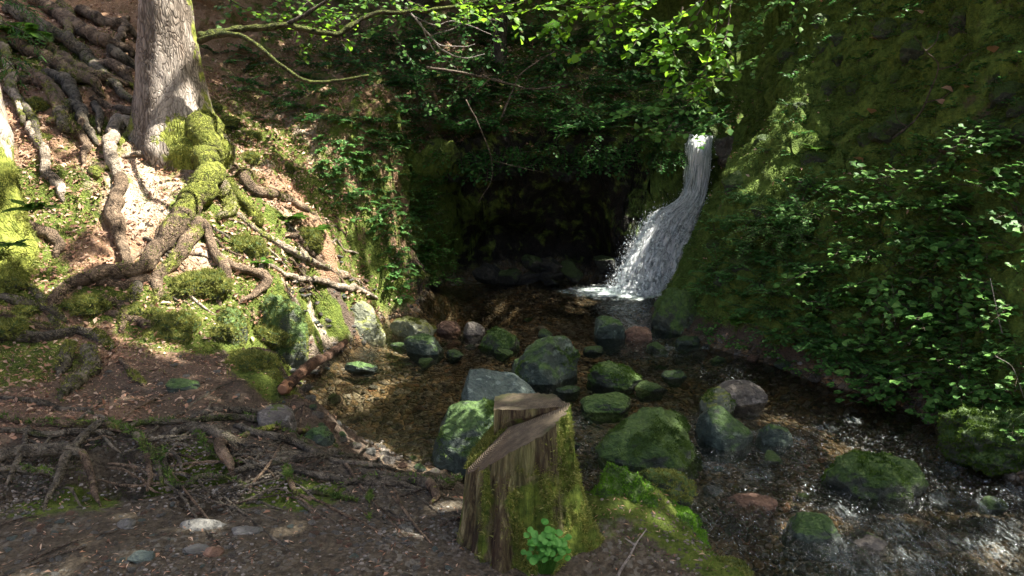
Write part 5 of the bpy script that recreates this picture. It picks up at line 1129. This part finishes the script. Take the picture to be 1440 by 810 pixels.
leafy_branch('leafy_branch', 'brightest sunlit spray of fresh yellow green leaves hanging at the top right of centre', [[(1060,-60),(1010,-20),(960,20),(920,35),(880,30)],[(1030,-40),(1010,20),(1000,70),(985,110),(978,122)],[(1000,-10),(960,50),(930,70),(900,85)],[(990,-30),(920,0),(870,20),(838,62)],[(1030,-30),(1022,50),(1010,90)],[(960,10),(945,60),(960,100)],[(920,-40),(880,0),(830,10),(790,8)]], .056, 'leaf_lit', 4.9, per=.032, subs=7, subl=.22)
leafy_branch('leafy_branch', 'long airy spray of bright leaves along the top edge left of the brightest one', [[(900,-60,6),(820,-10,6),(760,10,6),(700,20,6)],[(850,-30,6),(790,30,6),(760,48,6)],[(800,-40,6),(740,0,6),(690,6,6),(640,0,6)],[(930,-40,6),(860,-5,6),(800,20,6)]], .062, 'leaf_lit', 6, per=.035, subs=7, subl=.25)
leafy_branch('leafy_branch', 'shaded drooping leaf spray over the lip of the fall', [[(1000,90,9),(960,130,9),(910,150,9),(870,160,9)],[(1000,120,9),(950,160,9),(900,175,9)],[(1010,140,9),(985,180,9),(940,190,9)]], .085, 'leaf_bramble', 9, per=.045, subs=8, subl=.35)
leafy_branch('leafy_branch', 'leafy twigs with small green leaves right of the trunk at the top', [[(300,-40,8),(340,20,8),(390,25,8),(440,10,8)],[(330,-30,8),(400,0,8),(470,20,8)],[(460,-40,8),(520,0,8),(600,10,8)],[(540,-30,8),(560,20,8),(520,50,8)]], .06, 'leaf_bramble', 8, per=.04, subs=8, subl=.35)
leafy_branch('leafy_branch', 'dim leafy twigs in the middle of the top edge beside the thin mossy stem', [[(700,-30,9),(660,30,9),(600,60,9)],[(720,-20,9),(690,60,9),(650,90,9)],[(740,-30,9),(790,60,9),(850,90,9)],[(780,-30,9),(850,50,9),(900,110,9)]], .06, 'leaf_dark', 9, per=.045, subs=9, subl=.4)
leafy_branch('leafy_branch', 'leafy twigs catching light in the gap left of the right bank crest', [[(1180,-60,9),(1120,-10,9),(1070,20,9),(1040,60,9)],[(1150,-40,9),(1100,40,9),(1060,90,9)],[(1130,-60,9.5),(1060,-10,9.5),(1010,10,9.5)]], .065, 'leaf_bramble', 9, per=.045, subs=8, subl=.4)
leafy_branch('leafy_branch', 'sunlit leafy twigs along the top edge between the big tree and the dead twigs', [[(290,-30,7.2),(340,10,7.2),(400,22,7.2),(450,40,7.2)],[(380,-40,7.2),(430,0,7.2),(480,20,7.2),(530,24,7.2)],[(480,-40,7.2),(560,-5,7.2),(620,20,7.2)],[(580,-40,7.),(640,0,7.),(700,30,7.)]], .055, 'leaf_lit', 7.2, per=.045, subs=9, subl=.3)
leafy_branch('leafy_branch', 'drooping green twigs in front of the slope below the mossy curved branch', [[(540,30,9),(580,90,9),(600,150,9)],[(640,20,9),(650,80,9),(640,140,9)],[(480,60,9),(520,110,9),(530,170,9)],[(760,60,9.3),(800,110,9.3),(820,170,9.3)]], .055, 'leaf_shrub', 9, per=.05, subs=9, subl=.35)
leafy_branch('fir_branch', 'dark hanging conifer like branch in the top left corner', [[(-60,10,5),(0,30,5),(40,50,5),(58,80,5)],[(-60,-20,5),(10,0,5),(50,20,5)],[(-60,50,5),(-10,70,5),(30,95,5)]], .045, 'leaf_dark', 5, per=.012, subs=10, subl=.16, wide=.12)
# bare twigs
def bare(name, label, lines, r, mat, cat='twig', group=None):
    loc = P(*lines[0][0]); mb = MB()
    for k, l in enumerate(lines):
        p = np.array([P(*a) for a in l]); mb.tube(p, np.linspace(r * (1 if k == 0 else .6), r * .35, len(p)), sides=6, n=len(p) * 8, wob=.008, noise=.15, nf=15, seed=k)
    o = mb.build(name, M[mat], origin=loc); o.location = loc; tag(o, label, cat, group); return o
bare('dead_branch', 'bleached grey fan of bare twigs in the upper middle of the slope', [[(570,10,7.6),(600,45,7.6),(625,72,7.6),(655,82,7.6),(682,76,7.6)],[(598,42,7.6),(618,62,7.6),(650,66,7.6),(668,62,7.6)],[(590,30,7.6),(610,70,7.6),(632,88,7.6),(640,95,7.6)],[(605,50,7.6),(640,40,7.6),(655,25,7.6)],[(580,22,7.6),(612,35,7.6),(640,30,7.6),(690,48,7.6)]], .010, 'twig_pale', 'branch')
bare('hanging_twig', 'thin twig hanging in a curve in front of the dark rock wall', [[(655,140,8.6),(675,180,8.6),(690,220,8.6),(690,255,8.6),(672,285,8.6)],[(690,225,8.6),(730,235,8.6),(765,243,8.6)]], .008, 'twig')
bare('bare_branch', 'long brown bare branch crossing the dark middle below the thin mossy stem', [[(600,95,8.4),(660,104,8.4),(715,118,8.4),(750,125,8.4),(800,118,8.4)],[(705,165,8.4),(720,130,8.4),(735,102,8.4),(780,72,8.4)],[(715,118,8.4),(690,112,8.4),(660,140,8.4)]], .016, 'twig', 'branch')
bare('dead_branch', 'dark dead branch with withered tips on the upper right bank', [[(1255,195,7.0),(1290,165,6.95),(1308,128,6.9),(1320,92,6.9),(1302,72,6.9),(1285,50,6.9)],[(1318,98,6.9),(1345,90,6.9),(1362,76,6.9),(1385,72,6.9)],[(1300,145,6.9),(1325,138,6.9),(1340,126,6.9)],[(1302,72,6.9),(1315,60,6.9),(1320,44,6.9)],[(1275,178,6.95),(1262,168,6.95),(1258,150,6.95)]], .009, 'twig', 'branch')
bare('fallen_stick', 'forked brown stick lying on the ground right of the stump at the bottom edge', [[(868,812,2.42),(885,780,2.55),(908,745,2.68)],[(895,765,2.6),(880,755,2.62)]], .006, 'twig_pale')
bare('upright_twig', 'bare pale twig standing in the moss at the foot of the right bank', [[(1152,545,6.05),(1158,525,6.05),(1163,505,6.05)],[(1157,530,6.05),(1166,518,6.05)]], .008, 'twig_pale')
bare('upright_twig', 'thin twig standing among the brambles near the right edge', [[(1410,470,5.0),(1400,430,5.0),(1392,392,5.0)],[(1440,560,4.7),(1425,520,4.7),(1400,500,4.7)]], .005, 'twig_pale')
for a in [((40,790),(180,742)),((560,700),(640,690)),((300,715),(420,690)),((0,740),(60,725)),((620,738),(700,722)),((120,770),(30,800))]:
    c0, c1 = hit(*a[0]), hit(*a[1]); m_ = (c0 + c1) / 2; m_[2] = H(m_[0], m_[1]) + .012; mb = MB(); mb.tube(np.array([c0 + [0, 0, .004], m_, c1 + [0, 0, .004]]), [.005, .004, .002], sides=6, n=20, wob=.01, noise=.1)
    o = mb.build('fallen_stick', M['twig'], origin=c0); o.location = c0; tag(o, 'thin dark stick lying on the path dirt', 'twig', 'sticks on the path')

lv, lf = leaf_oval(.5, .12, .3); wl_ = mesh('withered_leaf', lv * .11, lf, M['litter'])
for k, (px, py, rz_) in enumerate([(1345,132,1.2),(1362,128,2.0),(1335,150,.4),(1228,162,2.6),(1240,60,1.0),(1300,22,.3),(1400,76,2.2),(1215,230,1.7),(1385,250,.8),(1180,300,2.9)]):
    c = hit(px, py); n_ = HN(c[0], c[1]); o = wl_ if k == 0 else dup(wl_, c, 0); o.location = c + n_ * .03; o.rotation_euler = (.7, -.5 + .1 * k, rz_); tag(o, 'curled withered brown leaf caught on the steep right bank', 'leaf', 'withered leaves on the right bank')
# ------------------------------------------------------------------ background trees and shrubs on the slope behind
def leaf_cloud(c, rad, n, leaf, seed, thr=-.02, fr=1.6):
    r = np.random.default_rng(seed); out = []
    p = r.normal(size=(n * 3, 3)); p /= np.linalg.norm(p, axis=1)[:, None]; p *= r.random((n * 3, 1)) ** .45
    w = p * np.asarray(rad) + c; k = fbm(w * fr + seed, 3) > thr; w = w[k][:n]
    return place(leaf_kite(.6, .12), w, rdir(len(w), -.2), rdir(len(w), 1.2), leaf * (.6 + .7 * r.random(len(w))))
def bg_tree(base, hgt, r0, crowns, label, mat='leaf_dark', group=None, lean=(0, 0), leaf=.09, n=2600, seed=0, name='tree'):
    b = np.array([base[0], base[1], H(base[0], base[1])]); t = thing(name, b, label, 'tree', group); mb = MB(); top = np.array([lean[0], lean[1], hgt]); mb.tube(np.array([[0, 0, -.2], top * .3 + [.05, 0, 0], top * .65, top]), [r0 * 1.25, r0, r0 * .7, r0 * .3], sides=14, n=40, noise=.12, nf=4, seed=seed); 
    for k in range(6):
        f = .35 + .1 * k; a = seed + k * 2.1; q_ = top * f; mb.tube(np.array([q_, q_ + [math.cos(a) * .6, math.sin(a) * .6, .35], q_ + [math.cos(a) * 1.3, math.sin(a) * 1.3, .5]]), [r0 * .3, r0 * .2, r0 * .08], sides=6, n=12)
    mb.build('trunk', M['trunk_dark'], t, attrs=None); vs, fs, nn = [], [], 0
    for k, (dx, dy, dz, rx, ry, rz_) in enumerate(crowns):
        v, f = leaf_cloud(np.array([dx, dy, dz]), (rx, ry, rz_), n // len(crowns), leaf, seed + k); vs.append(v); fs.append(f + nn); nn += len(v)
    mesh('crown', np.vstack(vs), np.vstack(fs), M[mat], t); return t
q_ = P(701, 130, 11.3); bg_tree((q_[0], q_[1]), 5, .085, [(0, .5, 3.5, 1.4, 1.2, .9)], 'thin mossy tree stem standing on the dark slope in the middle', seed=3)
q_ = P(296, 150, 8.4); 0 and bg_tree((q_[0], q_[1]), 6, .10, [(0, .5, 4.0, 1.5, 1.2, .9)], 'dark mossy stem just behind the right side of the big tree', seed=5)
for k, (px, Y, r0, lab) in enumerate([(560, 14.5, .13, 'dark tree far behind the dead twigs'), (800, 15, .16, 'dark tree far behind the thin mossy stem, to its right'), (940, 14, .14, 'dark tree on the slope behind the fall'), (430, 14, .14, 'dark tree far up the slope left of the dead twigs'), (1060, 14.5, .14, 'dark tree in the gap left of the right bank crest')]):
    x = (px - 720) / FPX * Y; bg_tree((x, Y), 7, r0, [(0, -.6, .1, 1.5, 1., .6), (1.0, .2, 1.0, 1.4, .8, .7), (-1.1, 0, .8, 1.3, .8, .7), (0, .3, 2.0, 1.6, 1., .8)], lab, seed=11 + k, n=5200, leaf=.10)
us = [build_plant('undergrowth_shrub', (0, 0, 0), '', 'shrub', None, nst=14, length=.6, leaf=.055, leafmat='leaf_dark', tri=False, per=9, up=.9, droop=-.9, wide=.5, twig=.004) for _ in range(4)]
spread(us, scatter_px(95, [(470,60),(620,40),(1010,60),(1010,190),(760,195),(620,210),(560,170)], 6, 16), 'dark undergrowth shrub on the shaded slope behind the rock wall', 'undergrowth behind the rock wall', .7, 1.3)
hg = [build_plant('hanging_plant', (0, 0, 0), '', 'plant', None, nst=9, length=.4, leaf=.045, leafmat='leaf_dark', tri=False, per=7, up=.25, droop=-1.8, side=(0, -.9), wide=.5, twig=.003) for _ in range(3)]
spread(hg, scatter_px(26, [(620,196),(960,190),(960,215),(620,222)], 7, 14), 'plant hanging over the top edge of the dark rock wall', 'plants hanging over the rock wall', .7, 1.2)
dk = [build_plant('low_shrub', (0, 0, 0), '', 'shrub', None, nst=11, length=.3, leaf=.04, leafmat='leaf_dark', tri=False, per=7, up=.9, droop=-.8, wide=.5, twig=.003) for _ in range(3)]
spread(dk, scatter_px(48, [(300,60),(460,40),(560,110),(600,220),(480,200),(400,170),(330,150)], 8, 15), 'low dark shrub on the litter slope right of the big tree', 'low shrubs right of the big tree', .6, 1.2)
# ------------------------------------------------------------------ ground cover (uncountable)
GZ = GZ_hollow
def ground_scatter(n, X0, X1, Y0, Y1, dens):
    x = rng.uniform(X0, X1, n); y = rng.uniform(Y0, Y1, n); k = dens(x, y) > rng.random(n); w_ = wall_y(x); k &= ~((x > -1.15) & (x < 1.45) & (y > w_ - .35) & (y < w_ + .5) & (H(x, y) < 1.62)); return x[k], y[k]
def ld(x, y):
    z = H(x, y); nz = HN(x, y)[:, 2]; left = sst(.5, -.5, x)
    d = sst(.48, .62, z) * left * (.35 + .65 * sst(-.2, .3, f2(x, y, 1.3, 3, 61))) + .35 * sst(10, 11, y)
    d = np.maximum(d, .35 * sst(-1.2, -2.2, x) * sst(7, 8.5, y)); d = np.maximum(d, 1.0 * sst(-3.6, -2.8, x) * sst(-.85, -1.15, x) * sst(7.0, 7.6, y) * sst(12, 10, y) * np.clip(1.3 / np.maximum(nz, .3), 1, 3))
    d = d * np.clip(.8 / np.maximum(nz, .25), 1, 3); d = np.maximum(d, .035 * (z > water_h(x, y) + .03)); return d * (z > water_h(x, y) + .01)
x, y = ground_scatter(130000, -5.5, 3.5, 2.0, 12.5, ld); n = len(x)
nrm = HN(x, y); pos = np.stack([x, y, H(x, y) + rng.uniform(.0, .018, n)], 1)
yd = rdir(n); yd[:, 2] *= .5; vv, ff = place(leaf_kite(.55, .18), pos, yd, nrm + rdir(n) * .45, (.016 + .036 * rng.random(n)) * np.clip(y / 5, .6, 1.1))
tag(mesh('leaf_litter', vv, ff, M['litter']), 'dry brown leaf litter covering the slope', 'leaf litter', kind='stuff')
# needles and chips: finer litter on the terraces
x, y = ground_scatter(90000, -4.5, 1.2, 2.0, 8.5, lambda x, y: (sst(.45, .6, H(x, y)) * .8 + .12) * (H(x, y) > water_h(x, y) + .05)); n = len(x)
pos = np.stack([x, y, H(x, y) + .004], 1); yd = rdir(n); yd[:, 2] *= .3
vv, ff = place(leaf_kite(.22, .05), pos, yd, HN(x, y) + rdir(n) * .2, .010 + .020 * rng.random(n)); tag(mesh('needle_litter', vv, ff, M['litter']), 'fine reddish chips and needles on the trodden slope', 'needle litter', kind='stuff')
# moss blades on the ground where moss grows
def md(x, y):
    z = H(x, y); m = masks(x, y, z)['moss'] * (z > water_h(x, y) + .02); return m * sst(-.25, .0, f2(x, y, 5.5, 3, 71)) * np.clip(5.5 / np.maximum(y, 3) - .3, .15, 1) 
x, y = ground_scatter(900000, -4.6, 4.6, 2.2, 9.6, md); n = len(x); z = H(x, y)
near = np.clip(y / 5, .55, 1.6); cush = np.maximum(f2(x, y, 14, 2, 72), -.2) * .02
pos = np.stack([x, y, z + cush * near], 1); vv, ff = place(blade(), pos, HN(x, y) + rdir(n) * .8, rdir(n), .015 * near * (.6 + .8 * rng.random(n)), .35)
left = x < 1.2
def md2(x, y):
    nz = HN(x, y)[:, 2]; z = H(x, y); return np.clip(.22 / np.maximum(nz, .12), 0, 1) * sst(.05, .2, z) * sst(-.22, .05, f2(x, y, 2.2, 3, 75)) * sst(1.3, 1.7, x + .0 * y)
x2, y2 = ground_scatter(420000, 1.3, 4.8, 3.8, 11, md2); n2 = len(x2); z2 = H(x2, y2)
pos2 = np.stack([x2, y2, z2], 1); N2 = HN(x2, y2); cu = fbm(pos2 * 9, 2)[:, None]; pos2 = pos2 + N2 * np.maximum(cu, -.1) * .06; dn = N2 + rdir(n2) * .6 + np.array([0, 0, -.7])
vb, fb = place(blade(), pos2, dn, rdir(n2), .020 + .022 * rng.random(n2), .3)
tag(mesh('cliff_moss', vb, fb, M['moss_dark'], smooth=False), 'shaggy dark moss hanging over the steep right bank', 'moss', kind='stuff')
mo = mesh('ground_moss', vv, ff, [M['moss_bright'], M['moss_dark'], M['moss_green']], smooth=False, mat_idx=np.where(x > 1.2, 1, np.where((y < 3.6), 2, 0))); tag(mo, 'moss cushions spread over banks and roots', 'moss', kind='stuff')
print('moss blades', n)

# ------------------------------------------------------------------ canopy above the glen (outside the frame): placed for shade, gaps cut along the sun
LIT = [(258, 20, 6.6, .30), (262, 90, 6.6, .34), (262, 160, 6.55, .36), (275, 215, 6.5, .4)]
LITG = [(285,250,.34),(300,320,.45),(350,330,.5),(400,350,.5),(450,392,.42),(500,425,.34),(225,300,.34),(185,240,.28),(160,195,.26),(18,165,.26),(18,215,.26),(45,290,.22),(60,350,.18),(330,440,.32),(395,450,.28),(250,425,.20),(230,490,.24),(330,485,.2),
        (200,370,.26),(500,405,.3),(540,440,.2),(575,458,.22),(470,520,.22),(540,500,.2),(520,545,.24),(640,440,.14),(690,436,.16),(800,450,.16),(740,430,.12),(690,535,.14),(600,735,.13),(420,300,.35),(370,260,.3),(330,225,.3),(480,360,.35),(230,345,.3),(110,380,.15),(120,300,.16),(85,270,.2),(540,420,.22),(300,470,.18),(395,200,.28),(430,235,.2),(370,185,.24),(340,170,.2),(470,250,.16),(520,300,.2),
        (545,260,.18),(560,340,.22),(500,210,.16),(580,390,.16),(150,30,.18),(120,60,.14),(170,100,.12),(610,735,.10),(25,795,.12),(640,715,.10),(960,745,.10),(900,700,.22),(850,690,.12),(960,760,.16),(1090,700,.12),(1000,685,.10),(1150,720,.12),(1225,640,.14),(1200,740,.14),(560,170,.2),(600,120,.2),(640,60,.2),(530,120,.16),(480,60,.14),
        (1010,560,.08),(860,520,.07),(940,610,.10),(1150,60,.35),(1250,130,.28),(1350,60,.25),(1200,20,.28),(1400,170,.2),(1110,130,.3),(1160,230,.25),(1060,260,.22),(1230,60,.2),(1300,150,.2),(1090,60,.2),(1080,190,.2),(640,420,.2),(720,410,.16),(600,250,.14),(380,110,.16),(440,130,.16),(520,60,.2),(200,440,.14),(120,470,.10),(60,410,.10),(300,560,.08),(1060,740,.10),(1100,640,.08)]
TG_ = [np.r_[P(a, b, c), r] for a, b, c, r in LIT]
TG_ += [np.r_[c, a[2] * (1.32 if a[0] < 560 and 190 < a[1] < 455 else 1.)] for a, c in zip(LITG, hits([a[0] for a in LITG], [a[1] for a in LITG]))]
TG_ += [np.r_[P(a, b, c), r] for a, b, c, r in [(930,50,4.9,.34),(990,60,4.9,.28),(880,25,4.9,.26),(1010,30,4.9,.2),(780,20,6,.3),(720,15,6,.2),(400,105,6.25,.1),(480,112,6.2,.12),(985,230,10,.4),(960,290,9.6,.5),(925,350,9.4,.5),(905,395,9.1,.45),(870,400,9.1,.14),(640,70,7.6,.14),(400,20,7.2,.3),(500,15,7.2,.3),(600,10,7.2,.25),(670,15,7.,.25),(560,110,9,.2),(640,100,9,.2),(5,150,5.7,.3),(5,215,5.5,.3),(40,290,5.2,.25),(750,575,2.8,.07),(800,620,2.8,.09),(700,630,2.7,.07),(830,700,2.7,.08),(600,300,8.6,.12)]]
TGT = np.array(TG_)
def canopy_keep(p):
    d = p[:, None] - TGT[None, :, :3]; t = d @ S; perp = d - t[..., None] * S; dist = np.linalg.norm(perp, axis=2) / TGT[None, :, 3]
    m = dist.min(1); return m > 1.0 + .45 * fbm(p * 2.2, 3) + .15 * rng.normal(size=len(p))
def canopy_xy(n, h0, h1, X0, X1, Y0, Y1):
    """points over everything the sun could reach"""
    z = rng.uniform(h0, h1, n); gx = rng.uniform(X0, X1, n); gy = rng.uniform(Y0, Y1, n); t = (z - 1) / S[2]; return np.stack([gx + S[0] * t, gy + S[1] * t, z], 1)
CAN = np.vstack([canopy_xy(54000, 6.6, 9.5, -7.5, 6.5, .5, 15)])
CAN = CAN[canopy_keep(CAN)]
_t = (CAN[:, 2] - 1.3) / S[2]; _gx, _gy = CAN[:, 0] - S[0] * _t, CAN[:, 1] - S[1] * _t
_open = (_gx > 2.45 + .28 * (6.8 - _gy).clip(0, 3)) & (_gy > 3.6); CAN = CAN[~(_open & (rng.random(len(CAN)) < .84))]
CAN = CAN[CAN[:, 2] > H(CAN[:, 0], CAN[:, 1]) + .8]
trees = [(6.2, 3.0), (6.8, 8.0), (4.5, 12.5), (10.5, 5.5), (10, 11.), (-1.5, 13.2), (2.5, -2.2), (-6.8, 6.2)]
lab = ['tall tree on the right bank outside the view by the brambles', 'tall tree above the middle of the right bank outside the view', 'tall tree above the fall outside the view', 'tall tree high on the right hillside outside the view', 'tall tree at the back of the right hillside outside the view', 'tall tree on the slope behind the rock wall outside the view', 'tall tree on the right behind the viewpoint', 'tall tree on the left hillside outside the view']
dd = np.stack([np.hypot(CAN[:, 0] - a, CAN[:, 1] - b) for a, b in trees], 1).argmin(1)
for k, (a, b) in enumerate(trees):
    c = CAN[dd == k]; base = np.array([a, b, H(a, b)]); t = thing('unseen_shade_tree', base, lab[k], 'tree'); mb = MB(); hh_ = 9.3 - base[2]
    mb.tube(np.array([[0, 0, -.3], [.05, .05, hh_ * .4], [0, .1, hh_ * .75], [.1, 0, hh_ + .3]]), [.26, .2, .15, .06], sides=16, n=40, noise=.1, nf=3, seed=k)
    if len(c):
        for m in rng.choice(len(c), min(len(c), 26), replace=False):
            e = c[m] - base; s0 = np.array([0, .05, max(hh_ * .55, e[2] - 1.2)]); mb.tube(np.array([s0, (s0 + e) / 2 + [0, 0, .3], e]), [.05, .03, .01], sides=5, n=10, noise=0)
    mb.build('trunk', M['trunk_dark'], t, attrs=None)
    if len(c):
        vv, ff = place(leaf_kite(.8, .1), c - base, rdir(len(c)), rdir(len(c), 2.), .16 + .14 * rng.random(len(c))); mesh('crown', vv, ff, M['leaf_dark'], t)
